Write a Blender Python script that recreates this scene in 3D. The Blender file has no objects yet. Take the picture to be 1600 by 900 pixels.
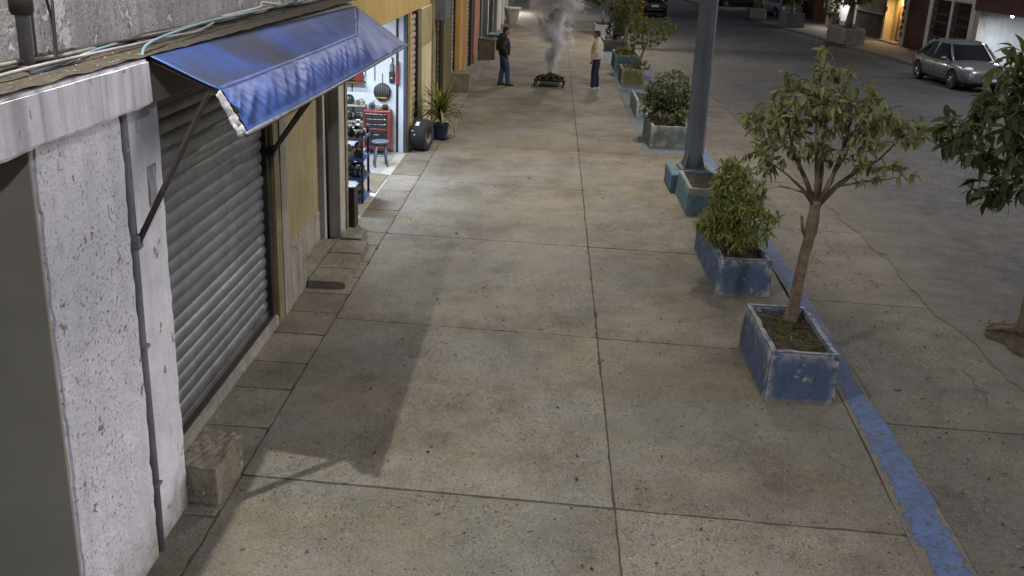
import bpy, bmesh, math, random
from math import sin, cos, pi, radians, sqrt, atan2
from mathutils import Vector, Matrix, noise as mn
SC = bpy.context.scene
COL = SC.collection
rnd = random.Random(7)

# ------------------------------------------------------------------ camera
def look(pitch, yaw, roll):
    fw = Vector((sin(yaw)*cos(pitch), cos(yaw)*cos(pitch), -sin(pitch)))
    rt = Vector((cos(yaw), -sin(yaw), 0)); up = rt.cross(fw)
    r2 = cos(roll)*rt + sin(roll)*up; u2 = -sin(roll)*rt + cos(roll)*up
    return Matrix((r2, u2, -fw)).transposed()
cam = bpy.data.cameras.new('camera'); camo = bpy.data.objects.new('camera', cam); COL.objects.link(camo)
CAM = Vector((0, 0, 4.033))
camo.matrix_world = Matrix.Translation(CAM) @ look(radians(19.196), radians(-1.698), radians(2.425)).to_4x4()
cam.sensor_width = 36; cam.lens = 34.65; cam.clip_end = 3000; cam.clip_start = .05
SC.camera = camo

# ------------------------------------------------------------------ sky, dusk sun, exposure
SUN_EL, SUN_AZ = radians(25), radians(80)        # faint, very soft dusk glow from the street side
w = bpy.data.worlds.new('World'); SC.world = w; w.use_nodes = True
nt = w.node_tree; bg = nt.nodes['Background']
sk = nt.nodes.new('ShaderNodeTexSky'); sk.sky_type = 'NISHITA'; sk.sun_disc = False
sk.sun_elevation = SUN_EL; sk.sun_rotation = SUN_AZ; sk.air_density = 1.0; sk.dust_density = 4.0; sk.ozone_density = 1.0
nt.links.new(sk.outputs[0], bg.inputs[0]); bg.inputs[1].default_value = .0175
sl = bpy.data.lights.new('sun', 'SUN'); sl.energy = .52; sl.angle = radians(45); sl.color = (.89, .93, 1)
so = bpy.data.objects.new('sun', sl); COL.objects.link(so)
sd = Vector((sin(SUN_AZ)*cos(SUN_EL), cos(SUN_AZ)*cos(SUN_EL), sin(SUN_EL)))
so.rotation_euler = sd.to_track_quat('Z', 'Y').to_euler(); so.location = (0, -20, 40)
SC.view_settings.view_transform = 'Standard'; SC.view_settings.look = 'None'
SC.view_settings.exposure = 1.1; SC.view_settings.gamma = 1
SC.render.engine = 'CYCLES'
SC.cycles.use_denoising = True
SC.cycles.max_bounces = 6; SC.cycles.diffuse_bounces = 3; SC.cycles.volume_bounces = 1
SC.cycles.volume_step_rate = 1.0; SC.cycles.volume_max_steps = 256
SC.cycles.sample_clamp_indirect = 4

# ------------------------------------------------------------------ helpers
class MB:
    def __init__(s): s.v = []; s.f = []; s.m = []; s.mi = 0; s.xf = None
    def add(s, vs, fs):
        o = len(s.v)
        s.v += [tuple(s.xf @ Vector(v)) for v in vs] if s.xf else [tuple(v) for v in vs]
        s.f += [tuple(i+o for i in f) for f in fs]; s.m += [s.mi]*len(fs); return s
    def box(s, a, b):
        x0, y0, z0 = a; x1, y1, z1 = b
        return s.add([(x0,y0,z0),(x1,y0,z0),(x1,y1,z0),(x0,y1,z0),(x0,y0,z1),(x1,y0,z1),(x1,y1,z1),(x0,y1,z1)],
              [(0,3,2,1),(4,5,6,7),(0,1,5,4),(1,2,6,5),(2,3,7,6),(3,0,4,7)])
    def tube(s, pts, r, n=8, cap=True):
        pts = [Vector(p) for p in pts]; m = len(pts)
        if not hasattr(r, '__len__'): r = [r]*m
        vs = []; u = None
        for i, p in enumerate(pts):
            t = (pts[min(i+1, m-1)] - pts[max(i-1, 0)])
            t = t.normalized() if t.length > 1e-9 else Vector((0, 0, 1))
            if u is None: u = t.orthogonal().normalized()
            u = (u - t*u.dot(t)); u = u.normalized() if u.length > 1e-6 else t.orthogonal().normalized()
            w_ = t.cross(u)
            for k in range(n):
                a = 2*pi*k/n; vs.append(p + (u*cos(a) + w_*sin(a))*r[i])
        fs = [(i*n+k, i*n+(k+1) % n, (i+1)*n+(k+1) % n, (i+1)*n+k) for i in range(m-1) for k in range(n)]
        if cap: fs += [tuple(range(n-1, -1, -1)), tuple((m-1)*n+k for k in range(n))]
        return s.add(vs, fs)
    def lathe(s, prof, n=20, c=(0, 0, 0), axis='z', caps=True):
        vs = []
        for r, h in prof:
            for k in range(n):
                a = 2*pi*k/n; q = (r*cos(a), r*sin(a), h)
                if axis == 'x': q = (h, q[0], q[1])
                if axis == 'y': q = (q[1], h, q[0])
                vs.append((q[0]+c[0], q[1]+c[1], q[2]+c[2]))
        m = len(prof)
        fs = [(i*n+k, i*n+(k+1) % n, (i+1)*n+(k+1) % n, (i+1)*n+k) for i in range(m-1) for k in range(n)]
        if caps: fs += [tuple(range(n-1, -1, -1)), tuple((m-1)*n+k for k in range(n))]
        return s.add(vs, fs)
    def stack(s, rings, n=14):      # rings of (cx,cy,z,rx,ry)
        vs = [(cx+rx*cos(2*pi*k/n), cy+ry*sin(2*pi*k/n), z) for cx, cy, z, rx, ry in rings for k in range(n)]
        m = len(rings)
        fs = [(i*n+k, i*n+(k+1) % n, (i+1)*n+(k+1) % n, (i+1)*n+k) for i in range(m-1) for k in range(n)]
        fs += [tuple(range(n-1, -1, -1)), tuple((m-1)*n+k for k in range(n))]
        return s.add(vs, fs)
    def prism(s, poly, z0, z1):
        n = len(poly); vs = [(x, y, z0) for x, y in poly] + [(x, y, z1) for x, y in poly]
        return s.add(vs, [tuple(range(n-1, -1, -1)), tuple(range(n, 2*n))] + [(i, (i+1) % n, n+(i+1) % n, n+i) for i in range(n)])
    def extr_y(s, prof, y0, y1):    # profile (x,z) pushed along y
        n = len(prof); vs = [(x, y0, z) for x, z in prof] + [(x, y1, z) for x, z in prof]
        return s.add(vs, [tuple(range(n)), tuple(range(2*n-1, n-1, -1))] + [(i, n+i, n+(i+1) % n, (i+1) % n) for i in range(n)])
    def ball(s, c, r, n=8, m=6):
        rx, ry, rz = r if hasattr(r, '__len__') else (r, r, r)
        return s.stack([(c[0], c[1], c[2]-rz*cos(pi*(i+.25)/(m+.5)), rx*sin(pi*(i+.25)/(m+.5)), ry*sin(pi*(i+.25)/(m+.5))) for i in range(m+1)], n)
    def grid(s, fn, nu, nv):
        vs = [fn(i/nu, j/nv) for i in range(nu+1) for j in range(nv+1)]
        return s.add(vs, [(i*(nv+1)+j, (i+1)*(nv+1)+j, (i+1)*(nv+1)+j+1, i*(nv+1)+j+1) for i in range(nu) for j in range(nv)])
    def mesh(s, name, mats, smooth=False, fix=True):
        me = bpy.data.meshes.new(name); me.from_pydata(s.v, [], s.f)
        for m in (mats if isinstance(mats, (list, tuple)) else [mats]): me.materials.append(m)
        if any(s.m): me.polygons.foreach_set('material_index', s.m)
        if fix:
            b = bmesh.new(); b.from_mesh(me); bmesh.ops.recalc_face_normals(b, faces=b.faces); b.to_mesh(me); b.free()
        if smooth:
            me.polygons.foreach_set('use_smooth', [True]*len(me.polygons))
            if smooth == 'auto':
                try: me.set_sharp_from_angle(angle=radians(38))
                except Exception: pass
        me.update(); return me

def tag(o, label=None, cat=None, group=None, kind=None):
    for k, v in (('label', label), ('category', cat), ('group', group), ('kind', kind)):
        if v: o[k] = v
    return o
def T(name, label, cat, loc=(0, 0, 0), rz=0, group=None):
    o = bpy.data.objects.new(name, None); COL.objects.link(o); o.empty_display_size = .1
    o.location = loc; o.rotation_euler = (0, 0, rz); return tag(o, label, cat, group)
def root_loc(p):
    v = Vector((0, 0, 0))
    while p is not None: v += p.location; p = p.parent
    return v
def O(name, mb, mat, parent=None, label=None, cat=None, group=None, kind=None, smooth=False, bevel=0, world=False, seg=2, solid=0, sub=0, fix=True):
    """one mesh object; world=True: vertices are world coordinates under an unrotated parent"""
    me = mb if isinstance(mb, bpy.types.Mesh) else mb.mesh(name, mat, smooth, fix)
    o = bpy.data.objects.new(name, me); COL.objects.link(o)
    if parent is not None:
        o.parent = parent
        if world: o.location = -root_loc(parent)
    elif not isinstance(mb, bpy.types.Mesh) and kind is None:
        xs = [v.co for v in me.vertices]
        c = Vector(((min(v.x for v in xs)+max(v.x for v in xs))/2, (min(v.y for v in xs)+max(v.y for v in xs))/2, min(v.z for v in xs)))
        me.transform(Matrix.Translation(-c)); o.location = c
    if solid:
        m = o.modifiers.new('solid', 'SOLIDIFY'); m.thickness = solid; m.offset = 0
    if bevel:
        m = o.modifiers.new('bevel', 'BEVEL'); m.width = bevel; m.segments = seg; m.limit_method = 'ANGLE'; m.angle_limit = radians(40)
    if sub:
        m = o.modifiers.new('sub', 'SUBSURF'); m.levels = m.render_levels = sub
    return tag(o, label, cat, group, kind)
def bake(o, smooth=True):           # freeze modifiers into the mesh
    dg = bpy.context.evaluated_depsgraph_get()
    me = bpy.data.meshes.new_from_object(o.evaluated_get(dg)); o.modifiers.clear(); o.data = me
    if smooth: me.polygons.foreach_set('use_smooth', [True]*len(me.polygons))
    return o
def copytree(o, parent=None):
    c = o.copy(); COL.objects.link(c); c.parent = parent
    for ch in [x for x in COL.objects if x.parent == o]: copytree(ch, c)
    return c

# ------------------------------------------------------------------ materials
def lin(h):
    if not isinstance(h, str): return tuple(h)
    def f(u): u /= 255; return u/12.92 if u <= .04045 else ((u+.055)/1.055)**2.4
    return tuple(f(int(h[i:i+2], 16)) for i in (0, 2, 4))
class Nod:
    def __init__(s, name):
        s.mat = bpy.data.materials.new(name); s.mat.use_nodes = True; s.t = s.mat.node_tree
        s.p = s.t.nodes['Principled BSDF']; s.pos = s.new('ShaderNodeNewGeometry').outputs['Position']
    def new(s, t): return s.t.nodes.new(t)
    def put(s, sock, v):
        if hasattr(v, 'is_linked'): s.t.links.new(v, sock)
        elif hasattr(v, '__len__') and len(v) == 3 and sock.type == 'RGBA': sock.default_value = (*v, 1)
        else: sock.default_value = v
    def noise(s, scale, det=6, ro=.6, vec=None, dist=0):
        n = s.new('ShaderNodeTexNoise'); s.put(n.inputs['Vector'], vec or s.pos)
        n.inputs['Scale'].default_value = scale; n.inputs['Detail'].default_value = det
        n.inputs['Roughness'].default_value = ro; n.inputs['Distortion'].default_value = dist
        return n.outputs['Fac']
    def mapv(s, sc, loc=(0, 0, 0), vec=None):
        n = s.new('ShaderNodeMapping'); s.put(n.inputs['Vector'], vec or s.pos); n.inputs['Scale'].default_value = sc; n.inputs['Location'].default_value = loc
        return n.outputs[0]
    def ramp(s, fac, a, b, v0=0., v1=1.):
        n = s.new('ShaderNodeMapRange'); n.clamp = True; s.put(n.inputs[0], fac)
        n.inputs[1].default_value = a; n.inputs[2].default_value = b; n.inputs[3].default_value = v0; n.inputs[4].default_value = v1
        return n.outputs[0]
    def mix(s, fac, a, b, blend='MIX'):
        n = s.new('ShaderNodeMix'); n.data_type = 'RGBA'; n.blend_type = blend
        s.put(n.inputs[0], fac); s.put(n.inputs[6], a); s.put(n.inputs[7], b); return n.outputs[2]
    def math(s, op, a, b=0.):
        n = s.new('ShaderNodeMath'); n.operation = op; s.put(n.inputs[0], a); s.put(n.inputs[1], b); return n.outputs[0]
    def comb(s, v):
        n = s.new('ShaderNodeCombineColor')
        for i in range(3): s.put(n.inputs[i], v)
        return n.outputs[0]
    def bump(s, h, st, dist=.02):
        n = s.new('ShaderNodeBump'); n.inputs['Strength'].default_value = st; n.inputs['Distance'].default_value = dist
        s.put(n.inputs['Height'], h); s.put(s.p.inputs['Normal'], n.outputs[0])
    def out(s, col, rough=.8, metal=0., spec=.5):
        s.put(s.p.inputs['Base Color'], col); s.put(s.p.inputs['Roughness'], rough); s.p.inputs['Metallic'].default_value = metal
        s.p.inputs['Specular IOR Level'].default_value = spec; return s.mat
MATS = {}
def pm(name, c, c2=None, s=2., rough=.85, metal=0., dark=.3, spk=None, chip=None, streak=0., bump=(70, .3), spec=.4, rvar=.1, obj=0., edge=None, spz=1., base=None):
    """procedural surface: two-tone mottling, stains, vertical streaks, specks, chipped patches, relief"""
    if name in MATS: return MATS[name]
    k = Nod(name); c = lin(c); c2 = lin(c2) if c2 else tuple(x*.8 for x in c)
    col = k.mix(k.ramp(k.noise(s, 8, .65), .36, .64), c, c2)
    if dark: col = k.mix(1., col, k.comb(k.ramp(k.noise(s*.23+.05, 5, .6), .32, .62, 1-dark, 1.)), 'MULTIPLY')
    if streak: col = k.mix(1., col, k.comb(k.ramp(k.noise(1, 6, .6, k.mapv((9, 9, .35))), .34, .56, 1-streak, 1.)), 'MULTIPLY')
    if obj:
        oi = k.new('ShaderNodeObjectInfo').outputs['Random']
        col = k.mix(1., col, k.comb(k.ramp(oi, 0, 1, 1-obj, 1+obj*.4)), 'MULTIPLY')
    h = k.noise(bump[0], 6, .65)
    if spk:
        m = k.ramp(k.noise(spk[0], 4, .62, k.mapv((1, 1, spz))), spk[1], spk[1]+.07); m = k.math('MULTIPLY', m, k.ramp(k.noise(1.6, 6, .65, k.mapv((1, 1, .6), (2, 6, 1))), .40, .60, .15, 1.)); col = k.mix(m, col, lin(spk[2])); h = k.math('SUBTRACT', h, k.math('MULTIPLY', m, .7))
    if chip:
        m = k.ramp(k.noise(chip[0], 10, .68), chip[1], chip[1]+.018); col = k.mix(m, col, lin(chip[2])); h = k.math('SUBTRACT', h, k.math('MULTIPLY', m, 1.2))
    if base:
        sz = k.new('ShaderNodeSeparateXYZ'); k.put(sz.inputs[0], k.pos)
        m = k.ramp(k.math('ADD', sz.outputs[2], k.math('MULTIPLY', k.math('SUBTRACT', k.noise(3.5, 9, .7), .5), base[1]*2.6)), 0., base[1], .85, 0.); col = k.mix(m, col, lin(base[0]))
    if edge:
        pt_ = k.new('ShaderNodeNewGeometry').outputs['Pointiness']
        m = k.math('MULTIPLY', k.ramp(pt_, .515, .56), k.ramp(k.noise(9, 8, .7), .40, .50)); col = k.mix(m, col, lin(edge))
    if bump[1]: k.bump(h, bump[1])
    r = k.ramp(k.noise(s*1.7, 5), .3, .7, max(rough-rvar, .02), min(rough+rvar, 1))
    MATS[name] = k.out(col, r, metal, spec); return MATS[name]
def emit(name, col, st):
    k = Nod(name); k.p.inputs['Base Color'].default_value = (*col, 1)
    k.p.inputs['Emission Color'].default_value = (*col, 1); k.p.inputs['Emission Strength'].default_value = st
    return k.mat
def leafmat(name, a, b, old, rough=.6):
    k = Nod(name); g = k.new('ShaderNodeNewGeometry'); oi = k.new('ShaderNodeObjectInfo')
    r = k.math('FRACT', k.math('ADD', g.outputs['Random Per Island'], oi.outputs['Random']))
    col = k.mix(r, lin(a), lin(b)); col = k.mix(k.ramp(r, .93, .96), col, lin(old))
    col = k.mix(1., col, k.comb(k.ramp(k.noise(3, 3), .3, .7, .75, 1.1)), 'MULTIPLY')
    k.out(col, rough, 0, .28)
    k.p.inputs['Subsurface Weight'].default_value = 0
    tr = k.new('ShaderNodeBsdfTranslucent'); k.put(tr.inputs[0], k.mix(1., col, (1.0, 1.05, .5), 'MULTIPLY'))
    ms = k.new('ShaderNodeMixShader'); ms.inputs[0].default_value = .48
    k.t.links.new(k.p.outputs[0], ms.inputs[1]); k.t.links.new(tr.outputs[0], ms.inputs[2])
    k.t.links.new(ms.outputs[0], k.t.nodes['Material Output'].inputs[0]); return k.mat

def concrete_walk(name, c1, c2, c3, spk, big=.45, obj=.18, crack=.62, patch='76705f', spill=None):
    """worn walkway concrete: olive, brown and grey blotches, flakes, pits, pebbly grain, hairline cracks"""
    k = Nod(name)
    col = k.mix(k.ramp(k.noise(1.3, 10, .72), .42, .58), lin(c1), lin(c2))
    col = k.mix(k.ramp(k.noise(.5, 8, .66, k.mapv((1, 1, 1), (7, 3, 0))), .46, .58), col, lin(c3))
    col = k.mix(k.math('MULTIPLY', k.ramp(k.noise(.33, 9, .7, k.mapv((1, 1, 1), (1, 8, 0))), .50, .60), .75), col, lin(patch))
    col = k.mix(1., col, k.comb(k.ramp(k.noise(.8, 8, .74, k.mapv((1, .7, 1), (3, 9, 0))), .34, .58, 1-big, 1.06)), 'MULTIPLY')
    col = k.mix(1., col, k.comb(k.ramp(k.noise(58, 6, .85), .3, .7, .40, 1.52)), 'MULTIPLY')
    msk = k.ramp(k.noise(1.1, 5, .6, k.mapv((1, 1, 1), (5, 5, 0))), .38, .6, .25, 1.)
    fl = k.math('MULTIPLY', k.ramp(k.noise(36, 5, .72, k.mapv((1, .6, 1)), 1.5), .57, .64), msk); col = k.mix(k.math('MULTIPLY', fl, .42), col, lin('aaa192'))
    fd = k.math('MULTIPLY', k.ramp(k.noise(30, 6, .72, k.mapv((1, .6, 1), (4, 1, 0)), 1.5), .56, .64), msk); col = k.mix(k.math('MULTIPLY', fd, .62), col, lin('38332b'))
    sp = k.ramp(k.noise(17, 2, .5, k.mapv((1, 1, 1), (2, 5, 0))), spk, spk+.025); col = k.mix(k.math('MULTIPLY', sp, .8), col, lin('2a251f'))
    vo = k.new('ShaderNodeTexVoronoi'); vo.feature = 'DISTANCE_TO_EDGE'; vo.inputs['Scale'].default_value = .42
    nw = k.new('ShaderNodeTexNoise'); k.put(nw.inputs['Vector'], k.pos); nw.inputs['Scale'].default_value = 2.2; nw.inputs['Detail'].default_value = 8
    wv = k.new('ShaderNodeVectorMath'); wv.operation = 'MULTIPLY_ADD'; k.put(wv.inputs[0], nw.outputs['Color']); wv.inputs[1].default_value = (.55, .55, 0); k.put(wv.inputs[2], k.pos); k.put(vo.inputs['Vector'], wv.outputs[0])
    ck = k.math('MULTIPLY', k.ramp(vo.outputs['Distance'], .0, .006, 1., 0.), k.ramp(k.noise(.6, 4, .6, k.mapv((1, 1, 1), (3, 0, 0))), crack, crack+.06)); col = k.mix(k.math('MULTIPLY', ck, .75), col, lin('2b2722'))
    if spill:          # pale dust and worn concrete spilling over the road's edge
        sx = k.new('ShaderNodeSeparateXYZ'); k.put(sx.inputs[0], k.pos)
        m = k.ramp(k.math('ADD', sx.outputs[0], k.math('MULTIPLY', k.math('SUBTRACT', k.noise(.9, 9, .7), .5), 2.4)), 4.9, 6.3, .95, 0.); col = k.mix(m, col, k.mix(1., lin(spill), k.comb(k.ramp(k.noise(40, 6, .8), .3, .7, .6, 1.3)), 'MULTIPLY'))
    oi = k.new('ShaderNodeObjectInfo').outputs['Random']
    col = k.mix(1., col, k.comb(k.ramp(oi, 0, 1, 1-obj, 1.06)), 'MULTIPLY')
    h = k.math('ADD', k.noise(55, 7, .75), k.math('MULTIPLY', k.noise(8, 4), .6)); h = k.math('SUBTRACT', h, k.math('ADD', k.math('ADD', sp, ck), k.math('MULTIPLY', fd, .5)))
    k.bump(h, .85, .012)
    return k.out(col, k.ramp(k.noise(3, 6), .3, .7, .62, .92), 0, .35)
WALK = concrete_walk('walk_concrete', '746d63', '625b52', '706e69', .69, .34, .12)
EDGE = concrete_walk('edge_concrete', '6f685d', '60594f', '77726a', .68, .34)
GUTT = concrete_walk('apron_concrete', '5d5954', '524e4a', '5d5a54', .70, .30, .05, .50, '5b574f')
ASPH = concrete_walk('asphalt', '404146', '37383c', '454547', .72, .28, 0, .60, '424242', '57534e')
def kerb_paint():
    k = Nod('kerb_paint')
    con = k.mix(k.noise(4, 8), lin('6b645a'), lin('575047'))
    blu = k.mix(k.ramp(k.noise(3, 7, .65), .35, .65), lin('4c5f88'), lin('415272'))
    at = k.new('ShaderNodeAttribute'); at.attribute_name = 'across'; u = at.outputs['Fac']
    eg = k.math('MULTIPLY', k.math('SUBTRACT', k.noise(6.5, 10, .72), .5), .9); eg2 = k.math('MULTIPLY', k.math('SUBTRACT', k.noise(3.1, 10, .75, k.mapv((1, 1, 1), (5, 3, 0))), .46), 1.3)
    le = k.ramp(k.math('ADD', u, eg), .16, .20, 1., 0.); re_ = k.ramp(k.math('SUBTRACT', k.math('SUBTRACT', 1., u), eg2), .0, .03, 1., 0.)
    m = k.math('MAXIMUM', k.math('MAXIMUM', le, re_), k.ramp(k.noise(11, 9, .78), .56, .59))
    col = k.mix(m, blu, con)
    wear = k.ramp(k.noise(38, 8, .8), .56, .64); col = k.mix(k.math('MULTIPLY', wear, .55), col, lin('7d786f'))
    dk = k.ramp(k.noise(16, 4, .6, k.mapv((1, 1, 1), (9, 2, 0))), .60, .66); col = k.mix(k.math('MULTIPLY', dk, .6), col, lin('3a3732'))
    k.bump(k.math('SUBTRACT', k.noise(45, 6, .7), k.math('MULTIPLY', m, .8)), .8, .012)
    return k.out(col, .75, 0, .35)
KERB = kerb_paint()
M_ = dict(
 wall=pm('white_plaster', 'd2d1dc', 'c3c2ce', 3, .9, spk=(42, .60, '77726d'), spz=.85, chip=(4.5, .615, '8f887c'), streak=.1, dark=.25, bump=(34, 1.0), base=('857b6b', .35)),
 smooth=pm('white_paint', 'd0cfda', 'c4c3ce', 4, .8, chip=(6, .63, '857d72'), streak=.1, dark=.2, bump=(40, .5), base=('6b6051', .4)),
 beam=pm('beam_paint', 'cbcad5', 'bcbac4', 3, .85, spk=(38, .66, '6b655e'), spz=.4, chip=(5, .64, '8b8274'), streak=.4, dark=.2, bump=(30, .6)),
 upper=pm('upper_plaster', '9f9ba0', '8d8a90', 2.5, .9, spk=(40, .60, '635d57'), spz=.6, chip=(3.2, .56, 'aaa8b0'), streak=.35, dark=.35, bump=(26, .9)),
 ledge=pm('ledge_dirt', '443d34', '302b25', 9, .95, spk=(30, .6, '2a251f'), bump=(45, 1.)),
 recess=pm('recess_concrete', '8d887e', '827d74', 1.2, .85, dark=.25, spk=(12, .74, '2c2822'), bump=(40, .15)),
 dadopale=pm('pale_plaster', '928e87', '807b73', 3, .88, chip=(4, .60, '6a6151'), streak=.3, spk=(18, .68, '4a4238')),
 yellow=pm('yellow_paint', '8a7f60', '7f7453', 1.5, .8, chip=(3, .70, '8a8475'), streak=.2, dark=.18, bump=(40, .25)),
 cream=pm('cream_paint', 'b5ad92', 'a89f80', 2, .82, chip=(5, .67, '7a7263'), streak=.2, dark=.2),
 yellowb=pm('mustard_paint', 'a08a55', '8f7a49', 2, .8, chip=(4, .66, '6b614f'), streak=.3, dark=.25),
 ochre=pm('ochre_worn', '837555', '6c6149', 3, .85, chip=(5, .58, '5f574b'), streak=.35, dark=.3),
 olive=pm('olive_wall', '57522f', '4a4630', 2, .85, streak=.3, chip=(3, .62, '353226')),
 orange=pm('orange_paint', 'bd955c', 'b28a52', 1.5, .8, streak=.15, dark=.2, chip=(4, .7, '7d6a52')),
 pink=pm('pink_plaster', '9c6a5c', '8b5a4d', 2.5, .85, streak=.3, chip=(3, .6, '6a5248')),
 greyw=pm('grey_wall', '6a6e72', '5b5f64', 2, .85, streak=.3),
 bluegrey=pm('blue_grey_wall', '565f66', '48515a', 2, .8, streak=.2),
 white=pm('white_wall', 'c4c4c4', 'b7b7b8', 2, .8, dark=.12, streak=.15),
 shop=pm('shop_wall', 'c9ccd2', 'bfc2ca', 2, .75, dark=.1, spk=(14, .75, '6c6c70'), bump=(30, .1)),
 shopfloor=pm('shop_floor', '8d8d8b', '777876', 3, .6, dark=.3, spk=(20, .7, '444444')),
 steel=pm('shutter_steel', '87898d', '76787c', 2.5, .42, .55, dark=.25, streak=.2, chip=(7, .66, '5f5348'), bump=(60, .2), rvar=.14, obj=.14, base=('5a4d40', .22)),
 steelb=pm('shutter_beige', '9a9084', '877d72', 2.5, .6, .2, dark=.2, streak=.2, bump=(60, .1)),
 steeld=pm('shutter_dark', '4a4340', '3c3634', 2.5, .6, .2, dark=.2, streak=.2, bump=(60, .1)),
 steelr=pm('shutter_brown', '735b53', '604a44', 2.5, .6, .2, dark=.2, streak=.2, bump=(60, .1)),
 darkmetal=pm('dark_metal', '2c2a29', '3a3430', 6, .6, .5, chip=(9, .64, '5a4636'), bump=(80, .2)),
 pipe=pm('pipe_grey', '6b6a70', '5c5b61', 6, .6, .1, chip=(9, .62, '8a8780'), bump=(60, .3)),
 pole=pm('pole_paint', '5d626c', '51565f', 2, .5, .15, chip=(11, .70, '7f868e'), streak=.2, bump=(70, .15)),
 black=pm('black_rubber', '141414', '1d1d1e', 8, .75, dark=0, bump=(60, .2)),
 cableg=pm('cable_grey', '6a6864', '54524f', 9, .6, dark=.3), cableb=pm('cable_blue', '647f8e', '526b7a', 9, .5, dark=.2),
 soil=pm('soil', '4a3f31', '2f271e', 14, 1., spk=(35, .62, '7a6b52'), bump=(40, 1.)),
 bark=pm('bark', '7d6d5a', '574a3c', 9, .95, streak=.35, spk=(16, .62, '77695a'), bump=(40, 1.)),
 twig=pm('twig', '857a6b', '6b6153', 9, .9, bump=(60, .5)),
 stone=pm('step_stone', '7b756a', '6b655b', 4, .9, spk=(20, .62, '35302a'), chip=(6, .62, '877f73'), bump=(25, 1.)),
 brick_block=pm('block_stone', '857c6f', '6a6257', 5, .95, spk=(24, .62, '4a443b'), chip=(7, .60, '9a9285'), bump=(18, 1.)),
 iron=pm('wrought_iron', '23211f', '1a1817', 6, .55, .6), maroon=pm('maroon_paint', '4a2523', '3c1d1c', 2, .7, streak=.2),
 redbrown=pm('red_brown_wall', '6e3d2b', '5b3123', 2, .85, streak=.25, chip=(5, .66, '8b6a55')),
 brown=pm('brown_wall', '3b2e27', '2f2520', 2, .85), amber=pm('amber_wall', 'bfae84', 'b09e74', 2, .8),
 wood=pm('door_wood', '6a431f', '4f3016', 6, .6, streak=.3), plaster_l=pm('light_plaster', 'a39f97', '928e86', 3, .85, streak=.2),
 red=pm('tool_red', '84322d', '742a26', 5, .35, .1, dark=.15, bump=(40, .05)), blue=pm('rack_blue', '2a4f9a', '244383', 5, .4, .1, dark=.2, bump=(40, .05)),
 chrome=pm('chrome', '9a9a9a', '8a8a8a', 5, .25, .9, dark=.1), mdark=pm('machine_dark', '262728', '35332f', 12, .5, .4), mgrey=pm('machine_grey', '77797c', '5a5c60', 12, .45, .6),
 mcream=pm('machine_cream', 'a79f8c', '8d8676', 12, .5), myel=pm('machine_yellow', 'a8902c', '8c7622', 12, .5), mred=pm('machine_red', '7c2f26', '66261f', 12, .5),
 stool=pm('stool_paint', '5d6470', '4e5560', 8, .5, .2), mat=pm('floor_mat', '6e6552', '5d5546', 8, 1., bump=(90, .7)), pot=pm('navy_pot', '28344a', '1e2839', 4, .45, dark=.2),
)
def planter_mat(name, c, c2, th=.60, under='7b776e'):
    return pm(name, c, c2, 3, .75, dark=.35, chip=(4.5, th, under), spk=(30, .62, under), streak=.2, bump=(40, .5), edge='918f8c', base=('6a6257', .05))
PL = dict(b=planter_mat('planter_blue', '48597a', '3d4a62'), t=planter_mat('planter_teal', '4f7380', '46656f', .57), g=planter_mat('planter_grey', '77756f', '68665f', .60, '5a564e'),
          y=planter_mat('planter_olive', '6e6a46', '605d3d', .60, '8a8578'), w=planter_mat('planter_pale', '8f9aa0', '7f8a90', .62))
PL['tg'] = planter_mat('planter_worn_teal', '566b74', '5f696c', .53, '726f68')

# ------------------------------------------------------------------ ground, pavement slabs, kerb, apron, road
def sheet(name, x0, y0, x1, y1, z, mat, kind='structure'):
    return O(name, MB().add([(x0,y0,z),(x1,y0,z),(x1,y1,z),(x0,y1,z)], [(0,1,2,3)]), mat, kind=kind)
sheet('ground', -900, -700, 900, 1500, -.30, pm('earth', '4a463f', '3d3a35', .3, .95))
BED = pm('joint_dirt', '4f483d', '3d372f', 12, 1., bump=(60, .8))
def outline(poly, step=.11, jit=.004, chip=.02, seed=0):
    r = random.Random(seed); out = []
    n = len(poly); cx = sum(p[0] for p in poly)/n; cy = sum(p[1] for p in poly)/n
    for i in range(n):
        a = Vector(poly[i]); b = Vector(poly[(i+1) % n]); L = (b-a).length; m = max(2, min(40, int(L/step)))
        nrm = Vector((-(b-a).y, (b-a).x)).normalized()
        if nrm.dot(Vector((cx, cy))-a) < 0: nrm = -nrm
        for k in range(m):
            t = k/m; d = abs(r.gauss(0, jit)) + (r.random()*chip if r.random() < .07 else 0)
            if k == 0: d = jit
            q = a.lerp(b, t) + nrm*d
            if k == 0: q = q + (Vector((cx, cy))-q).normalized()*r.uniform(.004, .018)
            out.append((q.x, q.y))
    return out
def slab(name, poly, z, th, mat, parent, seed, tilt=.0015, bev=.006):
    r = random.Random(seed*13+5)
    mb = MB().prism(outline(poly, seed=seed), z-th, z)
    ax, ay, dz = r.gauss(0, tilt*.3), r.gauss(0, tilt*.3), r.gauss(0, tilt)
    cx = sum(p[0] for p in poly)/len(poly); cy = sum(p[1] for p in poly)/len(poly)
    mb.v = [(x, y, zz+dz+(x-cx)*ax+(y-cy)*ay) for x, y, zz in mb.v]
    return O(name, mb, mat, parent, world=True, fix=False)
pav = sheet('pavement', -3.3, -8, 3.05, 140, -.007, BED)
SK = -.062                                 # the cross joints run slightly askew
def rowy(k): return 6.585 + 3.47*k
G2 = .0045
EX = 3.0
def kx_l(y):                               # inner edge of the kerb
    pts = [(-8, 2.55), (4, 2.6), (6, 2.79), (7.7, 2.93), (8.9, 2.99), (12, 3.16), (16, 3.2), (140, 3.2)]
    for (a, u), (b, v) in zip(pts, pts[1:]):
        if a <= y <= b: return u+(v-u)*(y-a)/(b-a)
    return 3.2
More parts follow.
